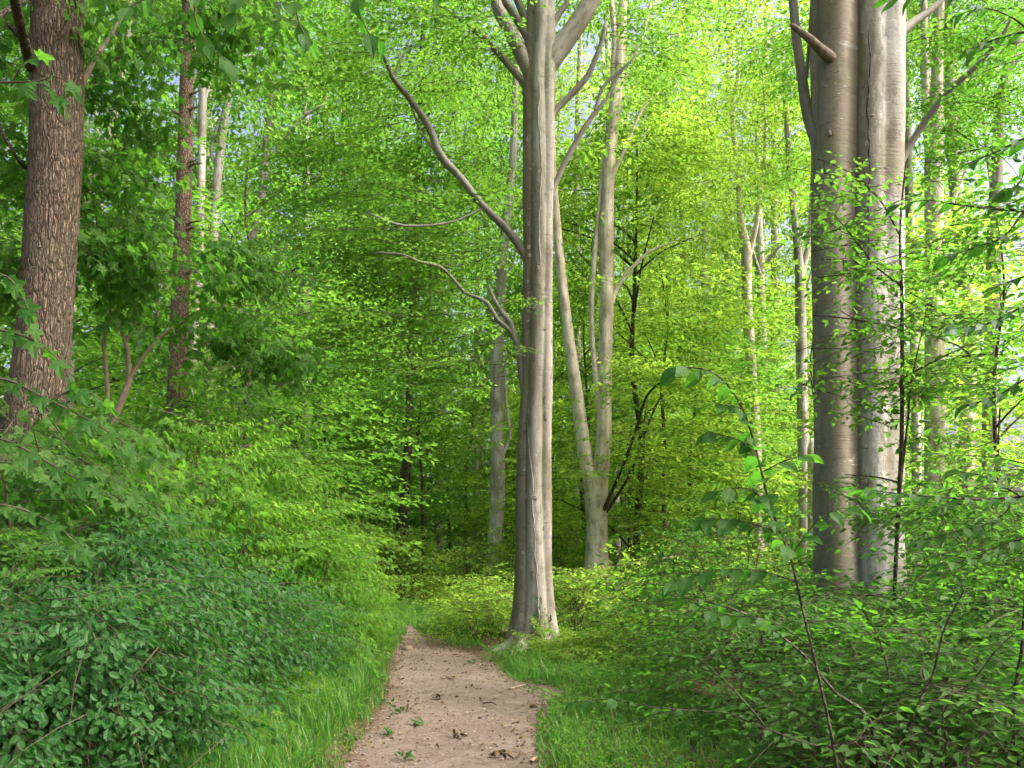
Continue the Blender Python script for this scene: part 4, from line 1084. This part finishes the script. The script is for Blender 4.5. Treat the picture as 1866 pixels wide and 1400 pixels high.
CLS = [(1540, 330, 60, 25, .4, 5), (1520, 400, 50, 25, .4, 5), (1590, 430, 60, 30, .5, 7), (1560, 500, 50, 30, .4, 5), (1620, 560, 60, 30, .5, 6), (1560, 610, 50, 20, .4, 4), (1700, 480, 60, 40, .6, 9), (1720, 590, 60, 40, .6, 10), (1700, 690, 60, 30, .5, 8), (1780, 650, 60, 40, .6, 9),
       (1590, 660, 50, 20, .4, 3), (1640, 700, 40, 25, .4, 4), (1530, 700, 25, 15, .3, 2), (1600, 740, 30, 15, .3, 2), (1700, 800, 60, 30, .5, 6), (1580, 880, 50, 15, .4, 4), (1640, 930, 60, 20, .5, 6), (1730, 900, 60, 30, .5, 8)]
crown_obj(merge_leafy([clump('beechm', px, py, ds + .1, rx, ry, rd, int(n * 1.3 + 1), rng, .95, pitch=(-.35, .2)) for px, py, rx, ry, rd, n in CLS]), bs, ts, M['beech_leaf'], "foliage")

# ------------------------------------------------------------------ near twigs whose leaves can be told apart: each leaf is a part
LEAFM = {}
def leaf_mesh(shape, matname, v):
    k = (shape, matname, v)
    if k not in LEAFM:
        rr = np.random.default_rng(hash((shape, v)) % 1000 + 7)
        V, T, r = place_leaves(np.zeros((1, 3)), np.array([[1.0, 0, 0]]), np.array([[0, 0, 1.0]]), np.ones(1), shape, np.random.default_rng(v * 13 + 5))
        LEAFM[k] = np_mesh("leaf", V, T, M[matname], attrs={"rnd": np.full(len(V), .02 + .12 * v)}, smooth=False)
    return LEAFM[k]

def add_leaf(root, base, p, dirv, nrm, size, shape, matname, rng):
    d_ = unit(np.asarray(dirv, float)); n_ = np.asarray(nrm, float); n_ = unit(n_ - d_ * (n_ @ d_)); s_ = np.cross(n_, d_)
    o = link("leaf", leaf_mesh(shape, matname, int(rng.integers(0, 4))), root)
    mtx = Matrix(((d_[0], s_[0], n_[0], p[0] - base[0]), (d_[1], s_[1], n_[1], p[1] - base[1]), (d_[2], s_[2], n_[2], p[2] - base[2]), (0, 0, 0, 1)))
    o.matrix_basis = mtx @ Matrix.Diagonal((size, size, size, 1))
    return o

def near_twig(root, base, rows, d, rng, leaf=.085, gap=.075, shape='hi', matname='beech_leaf', start=.1, side=0, hang=.0, stemw=None, name="twig", mat_='twig', tilt=.35):
    """one twig along photograph points with leaves set alternately; returns nothing"""
    P, R = pxline(rows, d)
    wood(name, [tube(P, R, 6, .03, .08, 9, int(rng.integers(1e6)))], base, root, M[mat_])
    Q, _ = resample(P, R, .01)
    T = unit(np.gradient(Q, axis=0))
    s = np.concatenate([[0], np.cumsum(np.linalg.norm(np.diff(Q, axis=0), axis=1))])
    x = s[-1] * start; sg = 1
    while x < s[-1]:
        i = int(np.searchsorted(s, x)); i = min(i, len(Q) - 1)
        t = T[i]; sd = unit(np.cross(t, [0, 0, 1.0]) + 1e-4)
        sg = -sg
        dv = t * rng.uniform(.4, .9) + sd * sg * rng.uniform(.7, 1.1) + np.array([0, 0, -hang - rng.uniform(0, .3)])
        nr = np.array([0, -.45, 1.0]) + rng.normal(0, tilt, 3) + np.array([0, -hang * 1.2, 0])
        add_leaf(root, base, Q[i], dv, nr, leaf * rng.uniform(.75, 1.2), shape, matname, rng)
        x += gap * rng.uniform(.7, 1.3)
    add_leaf(root, base, Q[-1], T[-1] + [0, 0, -hang - .15], np.array([0, 0, 1.0]) + rng.normal(0, tilt, 3), leaf, shape, matname, rng)

# arching shoot right of the middle
rng = np.random.default_rng(2001)
da = 4.2
ba = foot(1560, da)
ta = tree_root("beech_shoot", ba, "long dark arching shoot with large leaves rising from the right-hand scrub", "shoot")
near_twig(ta, ba, [(1560, 1606, 7), (1514, 1335, 6), (1463, 1112, 5), (1440, 1016, 4.5), (1403, 920, 4), (1377, 817, 3.7), (1353, 745, 3.3), (1315, 690, 3), (1275, 672, 3), (1236, 669, 2)], da, rng, .125, .032, 'hi', 'scrub_leaf', .60, hang=.6, mat_='darkbark', name="stem")
for rows in [[(1377, 817, 3), (1340, 800, 2), (1300, 790, 1.5)], [(1390, 860, 3), (1430, 840, 2), (1465, 830, 1.5)], [(1420, 970, 3), (1350, 950, 2), (1290, 945, 1.5)], [(1440, 1016, 3), (1480, 960, 2), (1520, 930, 1.5), (1560, 925, 1)],
             [(1403, 920, 3), (1360, 890, 2), (1310, 895, 1.5)], [(1353, 745, 2.5), (1330, 740, 2), (1305, 735, 1)], [(1450, 1060, 3), (1380, 1040, 2), (1300, 1040, 1.5), (1230, 1060, 1)], [(1480, 1180, 3), (1400, 1130, 2), (1320, 1120, 1.5), (1240, 1090, 1)]]:
    near_twig(ta, ba, rows, da, rng, .105, .042, 'hi', 'scrub_leaf', .15, hang=.5, mat_='darkbark')

# twigs of the scrub in the bottom right
db = 4.6
bb = foot(1600, db)
tb = tree_root("beech_shoot", bb, "many-twigged dark beech shoot spreading over the bottom right corner", "shoot")
for i, rows in enumerate([
    [(1610, 1560, 9), (1590, 1330, 8), (1520, 1260, 6), (1460, 1190, 5), (1380, 1130, 4), (1300, 1100, 3), (1220, 1085, 2)],
    [(1610, 1560, 9), (1640, 1380, 7), (1670, 1290, 6), (1700, 1230, 5), (1720, 1150, 4), (1760, 1070, 3)],
    [(1640, 1380, 6), (1720, 1320, 5), (1800, 1280, 4), (1866, 1240, 3)],
    [(1590, 1340, 6), (1500, 1360, 5), (1400, 1330, 4), (1330, 1300, 3)],
    [(1670, 1290, 5), (1760, 1250, 4), (1820, 1180, 3), (1880, 1130, 2)],
    [(1590, 1330, 5), (1620, 1250, 4), (1600, 1160, 3), (1570, 1110, 2)],
    [(1400, 1330, 4), (1330, 1250, 3), (1270, 1200, 2)],
    [(1330, 1300, 3), (1200, 1290, 2.5), (1110, 1275, 2), (1050, 1280, 1.5)],
    [(1860, 1420, 8), (1845, 1300, 7), (1862, 1180, 6), (1870, 1050, 5)],
]):
    near_twig(tb, bb, rows, db + .1 * (i % 3), rng, .078, .055, 'hi', 'scrub_leaf', .3, hang=.15, mat_='darkbark')

# dark leafy branches reaching in from the right edge
dr_ = 5.0
br = foot(2080, dr_)
tr_ = tree_root("beech_sapling", br, "dark leafy branches reaching into the picture from the right edge", "sapling")
limb_px([(2080, 1510, 26), (2080, 1000, 22), (2070, 600, 18), (2060, 250, 14), (2050, -50, 8)], dr_, br, tr_, M['beech'], 210, name="trunk")
for i, rows in enumerate([
    [(2060, 420, 8), (1960, 400, 6), (1866, 385, 5), (1800, 380, 4), (1740, 372, 3), (1690, 365, 2), (1640, 372, 1.5)],
    [(1866, 385, 4), (1830, 430, 3), (1780, 450, 2), (1720, 470, 1.5)],
    [(2060, 330, 8), (1960, 260, 6), (1880, 250, 4), (1820, 275, 3), (1760, 300, 2)],
    [(2070, 620, 8), (1960, 570, 6), (1870, 560, 4), (1800, 590, 3), (1730, 600, 2)],
    [(2075, 780, 8), (1960, 720, 6), (1880, 690, 4), (1820, 720, 3), (1760, 740, 2)],
    [(2080, 950, 8), (1960, 900, 6), (1860, 905, 5), (1780, 910, 4), (1700, 905, 3), (1640, 900, 2), (1560, 890, 1.5)],
    [(1860, 905, 4), (1800, 870, 3), (1750, 860, 2)],
    [(1860, 905, 4), (1810, 950, 3), (1740, 970, 2), (1680, 985, 1.5)],
    [(2080, 1010, 8), (1960, 985, 6), (1870, 980, 4), (1800, 1010, 3), (1720, 1030, 2)],
    [(2055, 150, 8), (1960, 90, 6), (1880, 60, 4), (1820, 70, 3), (1770, 90, 2)],
    [(1880, 60, 4), (1840, 30, 3), (1790, 15, 2), (1740, 30, 1.5)],
    [(2055, 60, 7), (1900, -30, 4), (1800, -30, 3), (1700, -15, 2), (1620, 0, 1.5)],
    [(1880, 250, 3), (1860, 330, 2), (1830, 350, 1.5)],
    [(2070, 520, 7), (1960, 480, 5), (1880, 500, 3), (1820, 520, 2)],
]):
    near_twig(tr_, br, rows, dr_ + .25 * math.sin(i * 2.1), rng, .10, .04, 'hi', 'scrub_leaf' if i != 3 else 'shrub_leaf', .3, hang=.2, mat_='darkbark')

rg2 = np.random.default_rng(2211)
L = [dome('far', br + [4.2, -2.2, 6.0], 3.4, 3.0, 2.6, 120, rg2, .9, .2)]  # unseen dome of leaves beyond the view, added to shade the scrub
L += [clump('beechm', px, py, dr_ + do, rx, ry, .5, n, rg2, .7, pitch=(-.3, .15), gaps=False) for px, py, do, rx, ry, n in
      [(1800, 395, .5, 90, 20, 8), (1800, 460, .7, 70, 18, 6), (1830, 560, .6, 60, 25, 6), (1810, 700, .8, 60, 25, 6), (1740, 905, .4, 130, 16, 12), (1830, 945, .4, 60, 25, 8), (1840, 260, .5, 50, 20, 5), (1830, 70, .5, 60, 30, 6), (1800, 1020, .5, 90, 25, 8)]]
crown_obj(merge_leafy(L), br, tr_, M['scrub_leaf'])

# leafy twigs hanging in from above
dh = 3.1
bh = W(300, -900, 6.0)
th = tree_root("linden_branch", bh, "near twigs with large oval leaves hanging in at the top edge", "branch")
wood("limb", [tube([np.array([-5.0, 9.2, 6.6]), np.array([-3.8, 6.6, 6.3]), np.array([-2.2, 4.3, 5.4]), W(560, -260, dh)], [.05, .04, .028, .012], 8, .1, .1, 4, 9)], bh, th, M['darkbark'])
for i, rows in enumerate([
    [(560, -260, 8), (540, -90, 6), (535, -10, 4), (548, 50, 3), (562, 70, 2)],
    [(560, -260, 8), (640, -100, 5), (655, 10, 3), (668, 55, 2.5), (688, 75, 2)],
    [(560, -260, 8), (720, -140, 5), (785, -60, 3), (795, -20, 2)],
    [(540, -120, 6), (470, -60, 4), (440, -20, 3), (425, 20, 2)],
    [(540, -120, 6), (430, -110, 5), (370, -30, 4), (355, 30, 3), (380, 80, 2), (412, 110, 1.5)],
    [(370, -30, 3), (300, -20, 3), (260, 0, 2), (230, 20, 1.5)],
]):
    near_twig(th, bh, rows, dh, rng, .085, .06, 'hi', 'scrub_leaf', .5, hang=.9, tilt=.5)
dm = 6.2
bm = W(-40, 180, dm)
tm_ = tree_root("maple_branch", bm, "small spray of lobed maple leaves crossing the rough-barked trunk", "branch")
wood("limb", [tube([W(60, -10, 9.2), W(-40, 60, 8.0), W(-40, 150, 6.4)], [.03, .02, .012], 7, .1, .1, 4, 9)], bm, tm_, M['darkbark'])
for rows in [[(-40, 150, 5), (20, 150, 4), (70, 148, 3), (100, 140, 2.5), (125, 150, 2)], [(20, 150, 3), (40, 120, 2), (65, 100, 1.5)], [(70, 148, 3), (95, 165, 2), (115, 185, 1.5)]]:
    near_twig(tm_, bm, rows, dm, rng, .14, .09, 'maple', 'maple_leaf', .4, hang=.7)
dq = 4.6
bq = foot(-120, dq)
tq = tree_root("maple_sapling", bq, "near maple sapling whose big lobed leaves droop in from the left edge", "sapling")
limb_px([(-120, 1560, 20), (-110, 1000, 16), (-100, 600, 12), (-60, 400, 6)], dq, bq, tq, M['stem'], 230, name="stem")
for rows in [[(-105, 620, 7), (-20, 600, 5), (60, 620, 4), (110, 660, 3), (130, 700, 2)], [(-105, 700, 7), (0, 690, 5), (90, 730, 4), (170, 770, 3), (230, 810, 2)], [(-100, 520, 6), (0, 500, 4), (40, 540, 3), (60, 590, 2)],
             [(-108, 800, 6), (0, 800, 5), (100, 850, 4), (170, 890, 2)], [(90, 730, 3), (140, 710, 2), (190, 730, 1.5)], [(-110, 930, 6), (0, 920, 5), (90, 950, 3), (150, 1000, 2)]]:
    near_twig(tq, bq, rows, dq, rng, .115, .075, 'maple', 'maple_leaf', .3, hang=.6)

# ------------------------------------------------------------------ grass, ground cover, litter
def blades(xs, ys, hmin, hmax, rng, w=.0048):
    n = len(xs)
    z = gh(xs, ys)
    h = rng.uniform(hmin, hmax, n); a = rng.uniform(0, 6.28, n); lean = rng.uniform(.15, .75, n)
    d_ = np.stack([np.cos(a), np.sin(a)], -1); s_ = np.stack([-np.sin(a), np.cos(a)], -1)
    b = np.stack([xs, ys, z - .01], -1)
    V = np.zeros((n, 5, 3))
    ww = w * rng.uniform(.7, 1.6, n)
    for k, (f, wd) in enumerate([(0, 1), (0, -1), (.55, .8), (.55, -.8)]):
        off = lean * h * f ** 1.8
        V[:, k, :2] = b[:, :2] + d_ * off[:, None] + s_ * (ww * wd)[:, None]
        V[:, k, 2] = b[:, 2] + h * f
    V[:, 4, :2] = b[:, :2] + d_ * (lean * h * 1.05)[:, None]
    V[:, 4, 2] = b[:, 2] + h * (1 - .35 * lean)
    T = np.array([(0, 1, 3), (0, 3, 2), (2, 3, 4)])[None] + (np.arange(n) * 5)[:, None, None]
    return V.reshape(-1, 3), T.reshape(-1, 3), np.repeat(rng.uniform(0, 1, n), 5)

rng = np.random.default_rng(61)
G = []
def strip(n, ymin, ymax, fx0, fx1, h0, h1, w=.0048, clumpy=True):
    y = rng.uniform(ymin, ymax, n); x0, x1 = fx0(y), fx1(y)
    x = x0 + (x1 - x0) * rng.uniform(0, 1, n)
    pL, pR = path_lr(y); k = (x < pL + .06) | (x > pR - .08)
    x, y = x[k], y[k]; n = len(x)
    if clumpy:
        k = sines(np.stack([x, y, x * 0], -1), 4.0, 33) > rng.uniform(-1.3, .7, n)
        x, y = x[k], y[k]
    G.append(blades(x, y, h0, h1, rng, w))
lx = lambda y: path_lr(y)[0]; rx_ = lambda y: path_lr(y)[1]
strip(17000, 4.2, 18, lambda y: lx(y) - 1.1, lambda y: lx(y) - .12, .18, .42)
strip(4000, 4.2, 17, lambda y: lx(y) - .3, lambda y: lx(y) + .055, .06, .16)
strip(11000, 5.0, 13.5, lambda y: rx_(y) + .05, lambda y: np.where(y < 10, 1.9, 1.8) + 0 * y, .12, .30)
strip(2500, 5.0, 13.0, lambda y: rx_(y) - .075, lambda y: rx_(y) + .15, .05, .12)
strip(13000, 16.5, 24, lambda y: lx(y) * 0 - 4.2, lambda y: 0 * y - .2, .2, .45, .006)
strip(9000, 13, 22, lambda y: 0 * y + .8, lambda y: 0 * y + 5.5, .15, .4, .006)
strip(900, 14.6, 18, lambda y: rx_(y) - .1, lambda y: rx_(y) + .5, .1, .25)
V, T, r = [], [], []
o = 0
for v, t, q in G:
    V.append(v); T.append(t + o); r.append(q); o += len(v)
tag(link("grass", np_mesh("grass", np.vstack(V), np.vstack(T), M['grass'], attrs={"rnd": np.concatenate(r)})), "long soft green grass lining both sides of the sandy path", "grass", kind="stuff")

n = 750
x = rng.uniform(-16, 16, n); y = rng.uniform(9, 34, n)
L0, R0 = path_lr(y)
k = ((x < L0 - .8) | (x > R0 + .5)) & (np.hypot(x - b5[0], y - b5[1]) > .7)
x, y = x[k], y[k]
pos = np.stack([x, y, gh(x, y) + rng.uniform(.04, .35, len(x))], -1)
nf = 800
xf = rng.uniform(-34, 30, nf); yf = rng.uniform(26, 74, nf)
gfar = sprays('far', np.stack([xf, yf, gh(xf, yf) + rng.uniform(.1, 1.5, nf)], -1), rng.uniform(0, 6.28, nf), rng.uniform(-.2, .5, nf), rng.normal(0, .3, nf), rng.uniform(.8, 1.4, nf), rng)
nw = 380
yw = rng.uniform(5.2, 13.5, nw); sw = rng.uniform(0, 1, nw) < .25
xw = np.where(sw, path_lr(yw)[0] - rng.uniform(.1, .9, nw), path_lr(yw)[1] + rng.uniform(.12, 1.0, nw))
gweed = sprays('shrub', np.stack([xw, yw, gh(xw, yw) + rng.uniform(.03, .16, nw)], -1), rng.uniform(0, 6.28, nw), rng.uniform(.0, .9, nw), rng.normal(0, .3, nw), rng.uniform(.3, .6, nw) * np.where(sw, .8, 1.15), rng)
gc = sprays('small', pos, rng.uniform(0, 6.28, len(x)), rng.uniform(-.1, .4, len(x)), rng.normal(0, .2, len(x)), rng.uniform(.7, 1.3, len(x)), rng)
o = crown_obj(merge_leafy([gc, gfar, gweed]), (0, 0, 0), None, M['beech_leaf'], "undergrowth")
tag(o, "low leafy ground cover on the forest floor under the trees", "undergrowth", kind="stuff")

n = 330
x = rng.uniform(.25, 2.2, n); y = rng.uniform(11.2, 14.2, n)
k = (np.hypot(x - b5[0], y - b5[1]) > .55) & (x > path_lr(y)[1] + .35 + rng.uniform(0, .3, n))
x, y = x[k], y[k]
pos = np.stack([x, y, gh(x, y) + rng.uniform(.05, .32, len(x))], -1)
o = crown_obj(sprays('shrub', pos, rng.uniform(0, 6.28, len(x)), rng.uniform(-.2, .7, len(x)), rng.normal(0, .3, len(x)), rng.uniform(.5, .85, len(x)), rng), (0, 0, 0), None, M['bright_leaf'], "undergrowth")
o.name = "undergrowth"
tag(o, "knee-high leafy weeds at the right foot of the fluted beech", "undergrowth", kind="stuff")

n = 9000
x = np.concatenate([rng.uniform(-9, 9, n), rng.uniform(-2, 1, 4500)]); y = np.concatenate([rng.uniform(4, 30, n), rng.uniform(5.5, 16, 4500)]); n += 4500
ne = 3000; ye = rng.uniform(5.5, 17, ne); Le, Re = path_lr(ye)
x = np.concatenate([x, np.where(rng.uniform(0, 1, ne) < .45, Le + rng.normal(.08, .12, ne), Re + rng.normal(-.1, .15, ne))]); y = np.concatenate([y, ye]); n += ne
L0, R0 = path_lr(y)
on = (x > L0) & (x < R0)
k = (~on) | (rng.uniform(0, 1, n) < .6)
x, y = x[k], y[k]
pos = np.stack([x, y, gh(x, y) + rng.uniform(.02, .035, len(x))], -1)
dv = np.stack([rng.normal(size=len(x)), rng.normal(size=len(x)), rng.normal(0, .2, len(x))], -1)
V, T, r = place_leaves(pos, dv, np.array([0, 0, 1.0]) + rng.normal(0, .4, (len(x), 3)), rng.uniform(.016, .05, len(x)), 'lo', rng)
tag(link("leaf_litter", np_mesh("leaf_litter", V, T, M['litter'], attrs={"rnd": r})), "dry brown leaf litter strewn over path and forest floor", "leaf litter", kind="stuff")
# crumbs of grit, twig and stone pressed into the path
n = 5200
y = 5.2 + 13 * rng.uniform(0, 1, n) ** 1.6; L0, R0 = path_lr(y); x = L0 + (R0 - L0) * rng.uniform(.02, .98, n)
sz = rng.uniform(.003, .009, n) * np.where(rng.uniform(0, 1, n) < .06, 2.0, 1)
oct_ = np.array([(1, 0, 0), (-1, 0, 0), (0, 1, 0), (0, -1, 0), (0, 0, .7), (0, 0, -.5)], float); ot = np.array([(0, 2, 4), (2, 1, 4), (1, 3, 4), (3, 0, 4)])
V = np.stack([x, y, gh(x, y) + .016], -1)[:, None] + oct_[None] * sz[:, None, None] * rng.uniform(.6, 1.6, (n, 1, 3))
T = ot[None] + (np.arange(n) * 6)[:, None, None]
tag(link("path_grit", np_mesh("path_grit", V.reshape(-1, 3), T.reshape(-1, 3), M['stone'])), "small stones and crumbs lying on the sandy path", "grit", kind="stuff")

# ------------------------------------------------------------------ things lying about
def gpt(px, py):
    d_ = EYE * F / (py - HY)
    x_ = (px - CX) / F * d_
    return np.array([x_, d_, g0(x_, d_) + .03])
for i, (px, py, wpx, green, lab) in enumerate([
    (735, 1300, 46, .2, "largest clump of withered leaves and bark in the middle of the path"),
    (700, 1288, 36, .9, "mossy green clump lying at the left side of the path"),
    (822, 1244, 26, .3, "small brown leaf clump in the middle of the path before the fluted beech"),
    (857, 1212, 22, .8, "dark leaf tuft at the root of the fluted beech"),
    (797, 1278, 20, .2, "tiny withered leaf clump on the path's middle line"),
    (725, 1305, 34, .7, "flat greenish clump left of the largest withered clump"),
    (980, 1296, 34, .3, "withered leaf clump at the right path edge"),
    (765, 1328, 16, .9, "single small green leaf tuft on the path"),
    (835, 1350, 28, .4, "thin flat leaf clump low on the path"),
    (705, 1345, 24, .9, "fallen green leaf at the lower left of the path"),
    (738, 1390, 26, .9, "bright green leaf scrap at the bottom of the path"),
    (915, 1385, 40, .1, "brown leaf heap at the bottom right corner of the path"),
    (640, 1355, 34, .9, "pale green fallen leaves in the grass margin bottom left of the path"),
]):
    c = gpt(px, py); rad = wpx / 2 / F * c[1]
    m = 16
    rr = np.random.default_rng(3000 + i)
    a = rr.uniform(0, 6.28, m); q = rad * np.sqrt(rr.uniform(0, 1, m))
    pos = c + np.stack([q * np.cos(a), q * np.sin(a) * .8, rr.uniform(0, .03, m)], -1)
    V, T, r = place_leaves(pos, np.stack([rr.normal(size=m), rr.normal(size=m), rr.normal(0, .35, m)], -1), np.array([0, 0, 1.0]) + rr.normal(0, .6, (m, 3)), rr.uniform(.03, .07, m), 'mid', rr)
    o = link("fallen_leaves", np_mesh("fallen_leaves", V - c, T, M['shrub_leaf'] if green > .6 else M['litter'], attrs={"rnd": r}), None, tuple(c))
    tag(o, lab, "leaf clump", "leaf clumps on the path")
def stick(px0, py0, px1, py1, w, label, m='deadwood', lift=0.0, d=None, name="stick"):
    if d is None: p, q = gpt(px0, py0), gpt(px1, py1)
    else: p, q = W(px0, py0, d), W(px1, py1, d - .4)
    mid = (p + q) / 2 + [0, 0, lift + .01] + np.random.default_rng(int(px0)).normal(0, .02, 3)
    V, T, B = tube([p, mid, q], [w, w * .9, w * .5], 7, .05, .15, 8, int(px0))
    o = link(name, np_mesh(name, V - p, T, M[m], attrs={"bark": B}, smooth=True), None, tuple(p))
    tag(o, label, "stick" if name == "stick" else "dead branch")
stick(928, 1262, 955, 1255, .012, "short pale stick on the path's right edge by the fluted beech")
stick(968, 1398, 984, 1390, .014, "pale bark chip at the bottom right corner of the path")
stick(880, 1290, 905, 1293, .007, "thin brown twig lying across the path", 'darkbark')
stick(1170, 1032, 1285, 1018, .05, "pale dead branch lying in the clearing right of the forked beech", d=18, lift=.1, name="dead_branch")
stick(1190, 1010, 1215, 1030, .025, "short broken pale branch leaning on the dead branch", d=18, name="dead_branch")
stick(800, 1040, 870, 1062, .05, "dark fallen branch on the floor behind the yellow-green bush", 'darkbark', d=30, name="dead_branch")
stick(1010, 1066, 1065, 1050, .06, "fallen tan log between the fluted and the forked beech", d=24, name="dead_branch")
c = gpt(741, 1189)
rr = np.random.default_rng(5)
a = np.linspace(0, 6.283, 12, endpoint=False)
rings = np.stack([np.stack([.085 * s * np.cos(a) * (1 + .2 * np.sin(2 * a)), .06 * s * np.sin(a), np.full(12, z * .7) + .01 * np.sin(3 * a)], -1) for s, z in [(1, -.03), (1.05, .02), (.9, .06), (.5, .085), (.05, .09)]])
o = link("stone", np_mesh("stone", rings.reshape(-1, 3), skin(rings), M['stub'], smooth=True), None, tuple(c))
tag(o, "brown stone lying on the path at the far bend", "stone")

# ------------------------------------------------------------------ the far wood that reads as one green mass
rng = np.random.default_rng(99)
n = 3600
ang = rng.uniform(-1.05, .43, n); rad = rng.uniform(88, 112, n)
z = 36 * rng.uniform(0, 1, n) ** 1.25 * (.75 + .25 * np.sin(ang * 37) * np.sin(ang * 17 + 1))
pos = np.stack([rad * np.sin(ang), rad * np.cos(ang), z + .5], -1)
SPR['mass'] = [make_spray(_r, 'alt', 'lo', 3.6, .55, .5, .42, .5, .6, twigs=0) for _ in range(4)]
o = crown_obj(sprays('mass', pos, rng.uniform(0, 6.28, n), rng.uniform(-.3, .3, n), rng.normal(0, .3, n), rng.uniform(.8, 1.3, n), rng), (0, 0, 0), None, M['bright_leaf'], "distant_woods")
tag(o, "far leafy wood closing the view behind all the trunks", "woods", kind="stuff")
